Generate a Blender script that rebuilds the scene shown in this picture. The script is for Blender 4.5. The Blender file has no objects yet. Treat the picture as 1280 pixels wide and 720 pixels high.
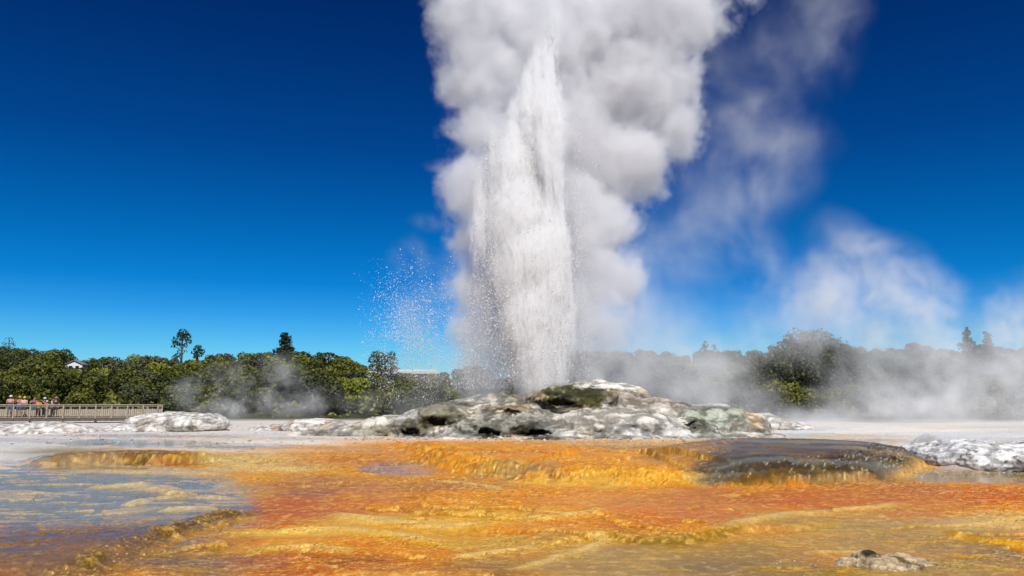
import bpy, bmesh, math, random
import numpy as np
from mathutils import Vector, Matrix

sc = bpy.context.scene
COL = sc.collection
PI = math.pi
rng = np.random.default_rng(7)
random.seed(7)

# ------------------------------------------------------------------ camera
CAMZ = 2.6
F = 1004.6                                    # focal length in pixels of the 1280 px photograph
TH = math.atan(145 / F)                       # upward pitch: the horizon lies 145 px below the middle
CT, ST = math.cos(TH), math.sin(TH)
cam = bpy.data.cameras.new('camera')
cob = bpy.data.objects.new('camera', cam)
COL.objects.link(cob)
cam.sensor_width = 36
cam.lens = F / 1280 * 36
cam.clip_start = 0.1
cam.clip_end = 9000
cob.location = (0, 0, CAMZ)
cob.rotation_euler = (PI / 2 + TH, 0, 0)
sc.camera = cob


def P(u, v, Y):
    """world point seen at photo pixel (u, v) at distance Y"""
    x, y = (u - 640) / F, (360 - v) / F
    d = Vector((x, CT - y * ST, ST + y * CT))
    return Vector((0, 0, CAMZ)) + d * (Y / d.y)


def proj(x, y, z):
    z = z - CAMZ
    dep = y * CT + z * ST
    return 640 + F * x / dep, 360 - F * (-y * ST + z * CT) / dep


# ------------------------------------------------------------------ small tools
def lin(c):
    c = np.asarray(c, float) / 255
    return np.where(c <= .04045, c / 12.92, ((c + .055) / 1.055) ** 2.4)


def sm(a, b, x):
    t = np.clip((x - a) / (b - a), 0, 1)
    return t * t * (3 - 2 * t)


_perm = np.random.default_rng(3).permutation(512)
_perm = np.concatenate([_perm, _perm, _perm])
_gr = np.random.default_rng(5).normal(size=(512, 3))
_gr /= np.linalg.norm(_gr, axis=1)[:, None]


def pnoise(x, y, z):
    """gradient noise, about -.5 .. .5"""
    xi, yi, zi = np.floor(x).astype(int), np.floor(y).astype(int), np.floor(z).astype(int)
    xf, yf, zf = x - xi, y - yi, z - zi
    f = lambda t: t * t * t * (t * (t * 6 - 15) + 10)
    uu, vv, ww = f(xf), f(yf), f(zf)
    out = 0
    for dx in (0, 1):
        for dy in (0, 1):
            for dz in (0, 1):
                h = _perm[_perm[_perm[(xi + dx) & 511] + ((yi + dy) & 511)] + ((zi + dz) & 511)]
                g = _gr[h]
                d = g[..., 0] * (xf - dx) + g[..., 1] * (yf - dy) + g[..., 2] * (zf - dz)
                out = out + d * (uu if dx else 1 - uu) * (vv if dy else 1 - vv) * (ww if dz else 1 - ww)
    return out


def fbm(x, y, z=0.0, oct=4, rough=.5, mode=None):
    x, y = np.asarray(x, float), np.asarray(y, float)
    z = np.broadcast_to(np.asarray(z, float), x.shape)
    a, s, n = 1.0, 0.0, 0.0
    for i in range(oct):
        k = pnoise(x + 17.3 * i, y - 9.1 * i, z + 5.7 * i)
        if mode == 'ridge':
            k = .5 - 2 * np.abs(k)
        elif mode == 'billow':
            k = 2 * np.abs(k) - .3
        s = s + a * k
        n += a
        a *= rough
        x, y, z = x * 2.03, y * 2.03, z * 2.03
    return s / n


def put(name, me, parent=None, mat=None):
    o = bpy.data.objects.new(name, me)
    COL.objects.link(o)
    if parent is not None:
        o.parent = parent
    if mat is not None:
        me.materials.append(mat)
    return o


def tag(o, label=None, cat=None, group=None, kind=None):
    for k, v in (('label', label), ('category', cat), ('group', group), ('kind', kind)):
        if v:
            o[k] = v
    return o


def empty(name, loc, label=None, cat=None, group=None, rz=0):
    o = bpy.data.objects.new(name, None)
    COL.objects.link(o)
    o.location = loc
    o.rotation_euler = (0, 0, rz)
    o.empty_display_size = .2
    return tag(o, label, cat, group)


def mesh_np(name, verts, faces, nside, smooth=True):
    me = bpy.data.meshes.new(name)
    verts = np.asarray(verts, np.float32)
    faces = np.asarray(faces, np.int32)
    me.vertices.add(len(verts))
    me.vertices.foreach_set('co', verts.ravel())
    me.loops.add(faces.size)
    me.loops.foreach_set('vertex_index', faces.ravel())
    me.polygons.add(len(faces))
    me.polygons.foreach_set('loop_start', np.arange(0, faces.size, nside, dtype=np.int32))
    me.polygons.foreach_set('loop_total', np.full(len(faces), nside, np.int32))
    me.polygons.foreach_set('use_smooth', np.full(len(faces), smooth))
    me.update(calc_edges=True)
    return me


def set_col(me, rgb, name='Col'):
    a = me.color_attributes.new(name, 'FLOAT_COLOR', 'POINT')
    c = np.ones((len(me.vertices), 4), np.float32)
    c[:, :3] = rgb
    a.data.foreach_set('color', c.ravel())


def set_f(me, val, name):
    a = me.attributes.new(name, 'FLOAT', 'POINT')
    a.data.foreach_set('value', np.asarray(val, np.float32))


def material(name):
    m = bpy.data.materials.new(name)
    m.use_nodes = True
    nt = m.node_tree
    return m, nt, nt.nodes['Principled BSDF'], nt.nodes['Material Output']


def simple(name, rgb, rough=.7, var=.15, scale=6.0, bump=0.0):
    m, nt, b, o = material(name)
    n = nt.nodes.new('ShaderNodeTexNoise')
    n.inputs['Scale'].default_value = scale
    n.inputs['Detail'].default_value = 5
    tc = nt.nodes.new('ShaderNodeTexCoord')
    nt.links.new(tc.outputs['Object'], n.inputs['Vector'])
    mr = nt.nodes.new('ShaderNodeMapRange')
    mr.inputs['From Min'].default_value = .3
    mr.inputs['From Max'].default_value = .7
    mr.inputs['To Min'].default_value = 1 - var
    mr.inputs['To Max'].default_value = 1 + var
    nt.links.new(n.outputs['Fac'], mr.inputs['Value'])
    h = nt.nodes.new('ShaderNodeHueSaturation')
    h.inputs['Color'].default_value = (*rgb, 1)
    nt.links.new(mr.outputs[0], h.inputs['Value'])
    nt.links.new(h.outputs[0], b.inputs['Base Color'])
    b.inputs['Roughness'].default_value = rough
    b.inputs['Specular IOR Level'].default_value = .3
    if bump:
        bp = nt.nodes.new('ShaderNodeBump')
        bp.inputs['Strength'].default_value = bump
        nt.links.new(n.outputs['Fac'], bp.inputs['Height'])
        nt.links.new(bp.outputs[0], b.inputs['Normal'])
    return m


# ------------------------------------------------------------------ light and sky
SUN = Vector((.12, -.64, .76)).normalized()
SUN_EL = math.asin(SUN.z)
SUN_ROT = math.atan2(SUN.x, SUN.y)
w = bpy.data.worlds.new('World')
sc.world = w
w.use_nodes = True
nt = w.node_tree
bg = nt.nodes['Background']
sky = nt.nodes.new('ShaderNodeTexSky')
sky.sky_type = 'NISHITA'
sky.sun_disc = False
sky.sun_elevation = SUN_EL
sky.sun_rotation = SUN_ROT
sky.altitude = 400
sky.air_density = 1.0
sky.dust_density = 0.0
sky.ozone_density = 3.0
# deep, polarised blue: the clear sky darkens quickly above the horizon
tc = nt.nodes.new('ShaderNodeTexCoord')
sx = nt.nodes.new('ShaderNodeSeparateXYZ')
nt.links.new(tc.outputs['Generated'], sx.inputs[0])
rp = nt.nodes.new('ShaderNodeValToRGB')
cr = rp.color_ramp
cr.interpolation = 'LINEAR'
stops = [(0.0, (.42, .66, .86)), (.067, (.17, .57, .84)), (.106, (.062, .44, .82)), (.143, (.010, .35, .73)), (.2, (.003, .29, .62)), (.30, (.003, .18, .47)),
         (.47, (.002, .10, .33)), (.62, (.05, .25, .55)), (.85, (1.0, 1.0, 1.0))]
while len(cr.elements) < len(stops):
    cr.elements.new(.5)
for e, (p_, c_) in zip(cr.elements, stops):
    e.position = p_
    e.color = (*c_, 1)
nt.links.new(sx.outputs['Z'], rp.inputs[0])
mx = nt.nodes.new('ShaderNodeMix')
mx.data_type = 'RGBA'
mx.blend_type = 'MULTIPLY'
mx.inputs[0].default_value = 1
nt.links.new(sky.outputs[0], mx.inputs[6])
nt.links.new(rp.outputs[0], mx.inputs[7])
nt.links.new(mx.outputs[2], bg.inputs['Color'])
bg.inputs['Strength'].default_value = .12
L = bpy.data.lights.new('sun', 'SUN')
L.energy = 4.9
L.angle = math.radians(.5)
L.color = (1, .955, .89)
so = bpy.data.objects.new('sun', L)
COL.objects.link(so)
so.rotation_euler = SUN.to_track_quat('Z', 'Y').to_euler()
sc.view_settings.view_transform = 'Standard'
sc.view_settings.look = 'None'
sc.view_settings.exposure = 0
sc.view_settings.gamma = 1

# ------------------------------------------------------------------ terrain
_Y = np.array([-50, 0, 14, 18, 22, 28, 36, 45, 60, 75, 120, 9000.])
_Z = np.array([0, 0, 0, .12, .30, .50, .68, .82, 1.05, 1.10, 1.10, 1.1])


def base_z(Y):
    return np.interp(Y, _Y, _Z)


_ty = np.concatenate([np.linspace(2, 80, 4000), np.geomspace(80.1, 6000, 800)])
_tv = proj(0 * _ty, _ty, base_z(_ty))[1]


def G(u, v):
    """point of the ground seen at photo pixel (u, v)"""
    Y = np.interp(v, _tv[::-1], _ty[::-1])
    z = base_z(Y)
    dep = Y * CT + (z - CAMZ) * ST
    return (u - 640) / F * dep, Y, z


def poly_dist(px, py, pts):
    """signed distance (left of the line positive) and arc parameter 0..1"""
    best = np.full(px.shape, 1e9)
    sgn = np.zeros(px.shape)
    par = np.zeros(px.shape)
    pts = np.asarray(pts, float)
    seg = np.linalg.norm(np.diff(pts, axis=0), axis=1)
    acc = np.concatenate([[0], np.cumsum(seg)])
    for i in range(len(pts) - 1):
        a, b = pts[i], pts[i + 1]
        d = b - a
        t = ((px - a[0]) * d[0] + (py - a[1]) * d[1]) / (d @ d)
        tcl = np.clip(t, 0, 1)
        q = np.hypot(px - a[0] - tcl * d[0], py - a[1] - tcl * d[1])
        cr_ = d[0] * (py - a[1]) - d[1] * (px - a[0])
        k = q < best
        best[k] = q[k]
        sgn[k] = np.sign(cr_[k])
        par[k] = (acc[i] + tcl[k] * seg[i]) / acc[-1]
    return best * np.where(sgn == 0, 1, sgn), par


us = np.concatenate([np.linspace(-3400, -260, 40), np.arange(-240, 1521, 2.0), np.linspace(1540, 4700, 40)])
vv = np.concatenate([np.geomspace(2600, 905, 24), np.arange(900, 535, -.75)])
Yr = np.interp(vv, _tv[::-1], _ty[::-1])
Yr = np.concatenate([Yr, np.geomspace(Yr[-1] * 1.01, 76, 50), np.geomspace(78, 4500, 40)])
UU, YY = np.meshgrid(us, Yr)
ZB = base_z(YY)
XX = (UU - 640) / F * (YY * CT + (ZB - CAMZ) * ST)
U, V = proj(XX, YY, ZB)

# heights ---------------------------------------------------------------
n1 = fbm(XX * .35, YY * .35, 1.0, 4)
n2 = fbm(XX * 1.3, YY * 1.3, 2.0, 4)
n3 = fbm(XX * 4.5, YY * 4.5, 3.0, 4, .6)
n4 = fbm(XX * 14, YY * 14, 4.0, 3, .6)
rid = fbm(XX * .8 + n2 * .5, YY * 1.6 + n1, 6.0, 4, .55, 'ridge')
near = sm(140, 70, YY)
WU = U + 26 * fbm(XX * .5, YY * .5, 8.0, 4) * np.clip(30 / YY, .4, 2)
WV = V + 9 * fbm(XX * .5 + 40, YY * .5, 9.0, 4) * np.clip(24 / YY, .3, 1.6)
WU2 = WU + 26 * n2 + 14 * n3
WV2 = WV + 7 * n2 + 5 * n3
rough_ = near * (.25 + .75 * sm(548, 566, V))
Z = ZB + near * .05 * n1 + rough_ * (.02 * n2 + .008 * n3 + .0035 * n4)
# rimstone: the ground comes down towards the camera in many low, wandering steps
level = YY * .24 + 5.5 * fbm(XX * .13, YY * .26, 41.0, 4, .5) + .35 * n2 + .22 * n3 + .08 * n4
lev_i = np.floor(level)
frac = level - lev_i
lipm = sm(-.10, .14, fbm(XX * .25, YY * .25, 52.0, 3) + .15 * n2) * sm(556, 572, V) * near
lev2 = YY * .62 + 8 * fbm(XX * .3, YY * .6, 61.0, 4, .5) + .5 * n2 + .35 * n3 + .12 * n4
frac2 = lev2 - np.floor(lev2)
lipm2 = sm(-.02, .18, fbm(XX * .4, YY * .4, 72.0, 3)) * sm(556, 572, V) * near
lip = np.exp(-(frac / .05) ** 2) + np.exp(-((1 - frac) / .012) ** 2)
lip2 = np.exp(-(frac2 / .07) ** 2) + np.exp(-((1 - frac2) / .02) ** 2)
lip, lip2 = np.clip(lip, 0, 1), np.clip(lip2, 0, 1)
saw = (.5 - frac) * sm(0, .03, frac) - .5 * (1 - sm(0, .03, frac))
saw2 = (.5 - frac2) * sm(0, .04, frac2) - .5 * (1 - sm(0, .04, frac2))
Z = Z + lipm * (.06 * saw + .009 * lip * (1 + .4 * n3)) + lipm2 * (.022 * saw2 + .006 * lip2)


def line_px(pts):
    return [G(u, v)[:2] for u, v in pts]


def step(pts, h, wd, back, side=1, taper=.15, jag=.25):
    """a terrace: the ground beyond the line (left of it, side=1) stands h higher, falling back to nothing over `back` metres"""
    d, par = poly_dist(XX + jag * n2 + jag * .6 * n3, YY + jag * 1.2 * n2 + jag * .8 * n3, line_px(pts))
    d = d * side
    e = sm(0, taper, par) * sm(1, 1 - taper, par) if taper else 1
    return h * e * sm(0, wd, d) * (1 - sm(wd * 1.2, back, d)), d, par


def ridge(pts, h, wd, taper=.2):
    d, par = poly_dist(XX + .12 * n2 + .1 * n3, YY + .2 * n2 + .15 * n3, line_px(pts))
    e = sm(0, taper, par) * sm(1, 1 - taper, par)
    r = e * np.exp(-(d / wd) ** 2)
    return h * r, r


hA, dA, _ = step([(492, 560), (503, 572), (525, 584), (560, 592), (610, 599), (660, 603)], .34, 1.2, 11, 1, .12)
hB, dB, _ = step([(620, 602), (700, 606), (790, 608), (850, 608.5), (893, 606), (900, 596)], .38, 1.6, 12, 1, .12)
hC, dC, pC = step([(790, 607), (880, 608), (960, 607), (1020, 604), (1080, 600), (1128, 594), (1158, 583), (1150, 566)], .66, 1.5, 12, 1, .16, .3)
tC = np.clip((dC + .25 * n2) / 3.8, 0, 1)
hC = np.where(dC < 12, .62 * sm(0, .34, pC) * sm(1, .84, pC) * np.sqrt(np.clip(1 - (1 - tC) ** 2.6, 0, 1)) * (1 - sm(6, 12, dC)), 0)
hE, dE, _ = step([(20, 584), (60, 582), (120, 580), (180, 582), (240, 580), (300, 573)], .34, .8, 7, 1, .15)
hF, dF, pF = step([(95, 722), (135, 708), (170, 692), (205, 678), (245, 663), (290, 650), (330, 640)], .14, .55, 4, 1, .12, .45)
hI, dI, _ = step([(-60, 668), (20, 672), (60, 676), (100, 693), (125, 703), (165, 690)], .05, .12, 1.5, -1, .1, .12)
hJ, dJ, _ = step([(660, 690), (750, 674), (800, 681), (860, 681), (930, 668), (1000, 664), (1080, 655)], .10, .25, 5, 1, .15, .2)
hK, dK, _ = step([(1170, 664), (1190, 672), (1240, 680), (1300, 685), (1360, 690)], .08, .15, 4, 1, .1, .15)
hM, dM, _ = step([(100, 640), (210, 634), (290, 643), (320, 640)], .03, .1, 2, 1, .2, .15)
hR, dR, _ = step([(1120, 556), (1150, 578), (1180, 586), (1230, 588), (1300, 589), (1420, 590), (1600, 592)], .66, 1.3, 34, 1, .06, .3)
Z = Z + np.exp(-((dF - .2) / .3) ** 2) * sm(0, .08, pF) * sm(1, .85, pF) * (.09 + .12 * n3 + .06 * n4)
Z = Z + hR + hA + np.maximum(hB, hC) + hE + hF + hJ + hK
ridges = []
for pts, h, wd in [
        ([(700, 698), (735, 686), (757, 676), (740, 668)], .05, .16), ([(640, 716), (690, 700), (705, 692)], .035, .14),
        ([(880, 672), (960, 652), (1020, 641), (1090, 636), (1140, 626)], .05, .22), ([(1180, 664), (1230, 655), (1290, 643)], .04, .2),
        ([(640, 655), (690, 652), (745, 640), (755, 636)], .05, .22), ([(1010, 690), (1050, 691), (1090, 690)], .03, .1),
        ([(160, 604), (230, 619), (310, 622)], .085, .16), ([(150, 632), (190, 622), (240, 617)], .085, .14), ([(190, 642), (240, 640), (310, 641)], .085, .16),
        ([(60, 590), (120, 588), (200, 590), (300, 594)], .085, .2), ([(100, 608), (170, 606), (230, 610)], .085, .15),
        ([(400, 640), (480, 652), (560, 660), (640, 655)], .06, .3), ([(320, 665), (420, 662), (500, 670), (560, 682)], .06, .25),
        ([(540, 600), (600, 607), (640, 614)], .04, .2), ([(560, 700), (620, 690), (680, 684)], .04, .18), ([(300, 690), (380, 684), (450, 690)], .05, .2)]:
    r_, k_ = ridge(pts, h, wd)
    Z = Z + r_
    ridges.append(k_)
# pools: hollows in the ground; the water lies level in them and finds its own shore
wreg = np.maximum.reduce([
    sm(1.3, .8, np.hypot((WU - 60) / 275, (WV - 660) / 84)) * sm(.25, .8, np.where(V > 622, dF, 2)),
    sm(1.3, .8, np.hypot((WU - 175) / 110, (WV - 553) / 5)),
    sm(1.3, .8, np.hypot((WU - 1230) / 95, (WV - 595) / 8))])
plainZ = ZB + near * .05 * n1
wz = plainZ + hE + hF - .034
strk = fbm(XX * .26 + .5 * n2, YY * 1.9 + .6 * n1, 88.0, 5, .6, 'ridge')
Z = Z - (.056 - .016 * sm(630, 660, V)) * wreg + .10 * wreg * np.clip(strk - .13, 0, .35)
# orange and white crusts carry rimstone scallops
scal = fbm(XX * 2.2, YY * 3.4, 11.0, 4, .55, 'ridge')
Z = Z + near * .012 * scal
# stepped, horizontally banded faces of the two orange domes
faceA = sm(-.1, .5, dA) * sm(3.4, 1.2, dA) * sm(470, 500, U) * sm(680, 640, U)
swA = (YY * 1.05 + XX * .42 + .9 * n1 + .5 * n2) % 1.0
Z = Z + faceA * .20 * (swA * sm(1.0, .86, swA) - .4)
faceC = sm(0, .1, pC) * sm(.93, .8, pC) * sm(-.1, .3, dC) * sm(2.6, 1.2, dC) * sm(820, 870, U) * sm(1175, 1150, U)
Z = Z + faceC * (.16 * n3 + .08 * n4 + .22 * fbm(XX * 2.6, YY * 1.0, 14., 4, .6))

# colours of the sinter and of the mats that grow on it -------------------
C = np.zeros(UU.shape + (3,))
C[:] = lin((205, 198, 188))


def paint(mask, rgb):
    global C
    C = C + np.clip(mask, 0, 1)[..., None] * (lin(rgb) - C)


def dab(u, v, ru, rv, rgb, a=1.0, ang=0, soft=.55, fine=True):
    du, dv = ((WU2 if fine else WU) - u), ((WV2 if fine else WV) - v)
    if ang:
        q = math.radians(ang)
        du, dv = du * math.cos(q) + dv * math.sin(q), -du * math.sin(q) + dv * math.cos(q)
    paint(a * sm(1 + soft, 1 - soft, np.hypot(du / ru, dv / rv)), rgb)


ORANGE, GOLD, RUST, MAUVE = (224, 136, 48), (226, 162, 44), (192, 98, 52), (158, 106, 92)
CREAM, KHAKI, OLIVE, GREY = (232, 204, 150), (172, 138, 78), (120, 92, 26), (134, 128, 128)
TAN, BROWN = (205, 160, 98), (110, 74, 48)
# general ground tone, going from white sinter far away to orange mats near by
V0 = np.interp(WU2, [-300, -60, 0, 55, 110, 180, 330, 430, 500, 640, 900, 960, 1040, 1100, 1200, 1400], [600, 590, 584, 578, 560, 557, 560, 553, 547, 545, 545, 549, 552, 556, 560, 565])
V0 = V0 + 7 * fbm(XX * .5, YY * .8, 19.0, 3, .6) + 16 * fbm(XX * .10, YY * .22, 15.0, 4, .6) * sm(1500, 300, WU2)
dV = WV2 - V0
paint(sm(-3, 3, dV), (208, 174, 132))
paint(sm(2, 14, dV) * .9, (222, 150, 70))
paint(sm(590, 640, WV2) * .6, ORANGE)
# far strip
dab(180, 545, 130, 2.2, (170, 140, 118), .8)
dab(170, 553, 90, 3, (120, 128, 140), .9)
dab(60, 556, 70, 8, (196, 190, 182), .8)
dab(330, 549, 120, 2.6, (196, 172, 148), .7)
dab(300, 559, 90, 2, (120, 98, 48), .9)
dab(330, 553, 80, 3, (222, 206, 176), .7)
dab(410, 562, 90, 5, (205, 150, 100), .9)
dab(560, 553, 120, 5, (226, 150, 84), .85)
dab(620, 548, 90, 2, (200, 160, 130), .8)
dab(700, 553, 110, 3, (206, 150, 100), .8)
dab(830, 556, 110, 3, (200, 176, 150), .8)
dab(760, 560, 70, 3, (150, 128, 118), .8)
dab(960, 549, 60, 3, (214, 168, 70), .85)
dab(1000, 541, 70, 2.4, (190, 205, 212), .8)
dab(1060, 545, 60, 2.2, (206, 160, 80), .7)
dab(1130, 538, 110, 4, (222, 216, 206), .8)
dab(1080, 551, 70, 2.5, (150, 130, 110), .7)
# left: olive terrace
dab(95, 566, 70, 8, (140, 122, 78), .8)
dab(190, 572, 66, 7, (146, 108, 22), 1)
dab(150, 578, 110, 4, (120, 84, 20), .9)
dab(280, 574, 46, 7, (196, 176, 136), .8)
# left pool bed
dab(140, 625, 190, 42, (168, 158, 146), 1, 0, .25)
dab(40, 600, 120, 20, (166, 160, 152), .8)
dab(220, 588, 90, 3, (196, 182, 160), .8)
dab(250, 600, 70, 4, (186, 166, 130), .8)
dab(90, 652, 130, 9, (140, 108, 88), .7)
dab(110, 680, 140, 20, (116, 96, 86), .9)
dab(60, 710, 100, 18, (104, 84, 70), .9)
dab(5, 695, 28, 24, (168, 120, 30), .9)
dab(250, 640, 70, 14, (112, 112, 124), .7)
# strips below the ridge
dab(240, 700, 90, 26, (140, 112, 86), .95)
dab(280, 664, 60, 6, (196, 150, 70), .8)
dab(270, 690, 80, 3, (206, 154, 60), .8)
dab(210, 712, 80, 3, (196, 140, 50), .7)
# centre-left mats
dab(350, 580, 80, 9, (226, 200, 150), .9)
dab(330, 597, 50, 6, (226, 160, 70), .9)
dab(440, 594, 38, 9, (222, 156, 36), .95)
dab(470, 577, 90, 8, (204, 132, 74), .8)
dab(395, 612, 76, 18, MAUVE, .6)  # mauve sheen of reflected sky, painted into the mat colour
dab(385, 620, 30, 8, (140, 96, 94), .5)
dab(350, 636, 60, 16, (186, 106, 62), .9)
dab(430, 635, 70, 14, (196, 110, 64), .8)
dab(505, 586, 50, 10, (176, 134, 112), .9)
dab(560, 607, 90, 7, (170, 116, 82), .85)
dab(500, 625, 70, 12, (206, 132, 72), .8)
dab(590, 630, 90, 10, (222, 150, 72), .8)
dab(560, 650, 110, 12, (228, 178, 88), .85)
dab(380, 664, 80, 6, (236, 196, 112), .85)
dab(460, 652, 70, 6, (230, 186, 110), .7)
dab(350, 680, 70, 7, (226, 158, 34), .9)
dab(480, 685, 70, 8, (214, 134, 30), .9)
dab(520, 668, 80, 5, (224, 168, 40), .8)
dab(400, 705, 90, 14, (190, 108, 50), .85)
dab(440, 697, 50, 5, (150, 90, 54), .7)
dab(500, 716, 80, 8, (206, 150, 96), .7)
dab(610, 705, 60, 18, (176, 136, 84), .8)
dab(600, 678, 60, 8, (206, 170, 98), .8)
dab(560, 640, 60, 5, (196, 130, 60), .6)
# domes
dab(560, 578, 66, 13, (222, 150, 50), .9)
dab(540, 560, 60, 5, (220, 140, 72), .8)
dab(690, 576, 70, 14, (220, 138, 30), .95)
dab(790, 590, 90, 13, (228, 156, 36), .95)
dab(640, 596, 60, 4, (150, 128, 96), .8)
dab(750, 604, 110, 3.5, (236, 190, 100), .85)
dab(870, 602, 20, 6, (236, 196, 128), .9)
# dark cascade
dab(965, 570, 130, 18, (92, 78, 66), .9, 0, .5)
dab(900, 562, 60, 6, (104, 100, 104), .8)
dab(1010, 588, 130, 16, (58, 46, 26), .95, 0, .4)
dab(1085, 578, 50, 14, (80, 66, 34), .7)
dab(915, 592, 46, 10, (56, 46, 26), .9, 0, .45)
dab(840, 570, 40, 8, (140, 100, 50), .7)
dab(920, 584, 30, 6, (120, 88, 30), .7)
dab(1010, 605, 60, 2.5, (150, 128, 84), .7)
# right plateau of white sinter
paint(sm(-.3, .3, dR) * sm(1115, 1150, WU) * sm(552, 560, V), (206, 204, 202))
# right puddle
dab(1200, 592, 90, 7, (176, 160, 148), .9)
dab(1250, 600, 60, 4, (160, 140, 120), .8)
dab(1100, 604, 70, 6, (178, 130, 96), .8)
# rust band
dab(1020, 622, 190, 14, (196, 112, 54), .9, 0, .45)
dab(980, 624, 40, 8, (196, 98, 46), .5)
dab(1250, 618, 60, 12, (198, 100, 58), .8)
dab(1150, 612, 60, 6, (186, 112, 76), .8)
dab(840, 626, 100, 12, (196, 118, 64), .8)
dab(790, 652, 50, 12, (214, 128, 44), .85)
dab(870, 650, 90, 12, (204, 118, 64), .85)
dab(700, 620, 90, 10, (216, 140, 60), .8)
dab(680, 644, 70, 8, (232, 176, 92), .7)
# khaki pools
dab(1090, 668, 170, 28, (182, 148, 96), .95, 0, .4)
dab(1040, 652, 90, 8, (190, 150, 90), .6)
dab(960, 675, 90, 12, (206, 152, 82), .7)
dab(1170, 640, 60, 12, (206, 130, 76), .8)
dab(1250, 655, 80, 14, (212, 178, 134), .9)
dab(1240, 700, 120, 26, (160, 130, 96), .95)
dab(1130, 715, 120, 16, (178, 146, 92), .9)
dab(1160, 690, 60, 8, (190, 142, 90), .6)
dab(1260, 690, 50, 6, (130, 116, 104), .7)
dab(840, 703, 170, 26, (166, 130, 62), .95, 0, .35)
dab(880, 690, 90, 8, (176, 138, 54), .8)
dab(900, 708, 70, 10, (128, 106, 58), .8)
dab(800, 672, 70, 6, (190, 130, 50), .7)
dab(700, 680, 70, 10, (190, 152, 92), .85)
dab(990, 715, 90, 10, (158, 124, 56), .85)
dab(640, 712, 70, 12, (150, 124, 78), .8)
# rims
crust = np.zeros(UU.shape)
for k_ in ridges:
    crust = np.maximum(crust, k_)
paint(crust * sm(-.15, .2, n3 + .3) * .85, (232, 198, 138))
rimF = np.exp(-((dF - .22) / .34) ** 2) * sm(0, .08, pF) * sm(1, .85, pF)
paint(rimF * .97, (112, 84, 20))
paint(rimF * sm(.0, .2, n3 + .6 * n4) * .8, (62, 46, 10))
paint(rimF * sm(.1, .25, -n3 + .6 * n4) * .7, (196, 156, 40))
paint(np.exp(-((dF + .22) / .12) ** 2) * sm(0, .15, pF) * sm(1, .85, pF) * .9, (206, 150, 30))
rimI = np.exp(-(dI / .16) ** 2) * sm(200, 170, U)
paint(rimI * .9, (176, 126, 22))
rimJ = np.exp(-((dJ - .1) / .18) ** 2) * sm(750, 770, U) * sm(950, 900, U)
paint(rimJ * .9, (132, 104, 30))
rimK = np.exp(-((dK - .06) / .12) ** 2) * sm(1165, 1180, U)
paint(rimK * .95, (214, 156, 34))
darkC = sm(.97, .9, pC) * sm(-.15, .25, dC) * sm(9.5, 6.5, dC) * sm(872, 915, WU + (V - 592) * 1.6) * sm(1166, 1140, WU)
paint(darkC * .96, (62, 50, 30))
paint(darkC * sm(1.6, 4.0, dC + .8 * n2) * .8, (104, 90, 82))
paint(darkC * sm(.0, .25, fbm(XX * .5, YY * .9, 97.0, 3) + .2 * n2) * .7, (120, 86, 30))
sparkle = fbm(XX * 30, YY * 11, Z * 28, 3, .65)  # sparkle of the running water, painted on as white specks
paint(faceC * sm(.19, .25, sparkle + .5 * n2 + .05 * sm(990, 1060, U)) * .7 * sm(1150, 1120, U) * sm(860, 900, U), (220, 214, 200))
paint(faceC * sm(.05, .25, n2 + .4 * n3) * .6, (104, 82, 30))
rimC = np.exp(-((dC + .15) / .28) ** 2) * sm(1110, 1135, U) * sm(1180, 1165, U)
paint(rimC * .95, (216, 172, 116))
# crust tops paler, hollows deeper in tone; thin flow streaks
mats = sm(0, 10, dV) * (1 - .85 * darkC) * (1 - sm(-.3, .2, dR) * sm(1115, 1150, WU))
st = fbm(XX * .9 + 3 * n1, YY * 5.5, 21.0, 4, .6)
paint(mats * .22 * sm(.14, .36, st + .5 * n3), (236, 196, 130))
paint(mats * .32 * sm(.08, .34, -st + .4 * n3), (146, 78, 30))
paint(mats * .5 * sm(.22, .46, scal + .6 * n3), (238, 200, 136))
tone = np.sin(lev_i * 12.9898) * 43758.5453
tone = tone - np.floor(tone)
paint(mats * lipm * .40 * sm(.62, .9, tone), (228, 176, 70))
paint(mats * lipm * .34 * sm(.38, .1, tone), (178, 98, 50))
paint(mats * lipm * sm(.80, .985, frac) * .55, (140, 84, 24))
paint(mats * lipm * lip * .6 * sm(-.6, -.05, n3 + .5 * n4), (236, 200, 134))
paint(mats * lipm2 * sm(.8, .98, frac2) * .35, (150, 92, 34))
paint(mats * lipm2 * lip2 * .55 * sm(-.5, .0, n3 + .6 * n4), (234, 196, 126))
hue = fbm(XX * .7, YY * 1.4, 33.0, 4, .55)
paint(mats * .35 * sm(.08, .3, hue), (226, 164, 30))
paint(mats * .30 * sm(.08, .3, -hue), (176, 96, 58))
pan = np.clip(sm(-.02, -.16, fbm(XX * .22, YY * .4, 91.0, 3) + .3 * n2) + sm(1.2, .8, np.hypot((WU - 960) / 260, (WV - 628) / 18)) + sm(1.2, .8, np.hypot((WU - 1080) / 180, (WV - 668) / 30))
              + sm(1.2, .8, np.hypot((WU - 840) / 190, (WV - 705) / 26)) + sm(1.2, .8, np.hypot((WU - 400) / 100, (WV - 615) / 22)) + wreg, 0, 1)
brk = (1 - .82 * pan) * (.35 + .65 * np.clip(np.maximum(lip * lipm, lip2 * lipm2) * 1.5 + sm(.1, .35, scal) + crust, 0, 1))
grit = fbm(XX * 30, YY * 30, 5.0, 2, .6)
wcore = sm(.25, .9, wreg) * sm(.02, -.02, hE) * sm(330, 300, U)
paint(wcore * .85 * sm(670, 640, V), (196, 182, 162))
paint(wcore * sm(.1, .22, strk) * .9 * sm(680, 640, V), (214, 192, 160))
paint(wcore * .8 * sm(640, 668, V), (140, 108, 82))
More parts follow.
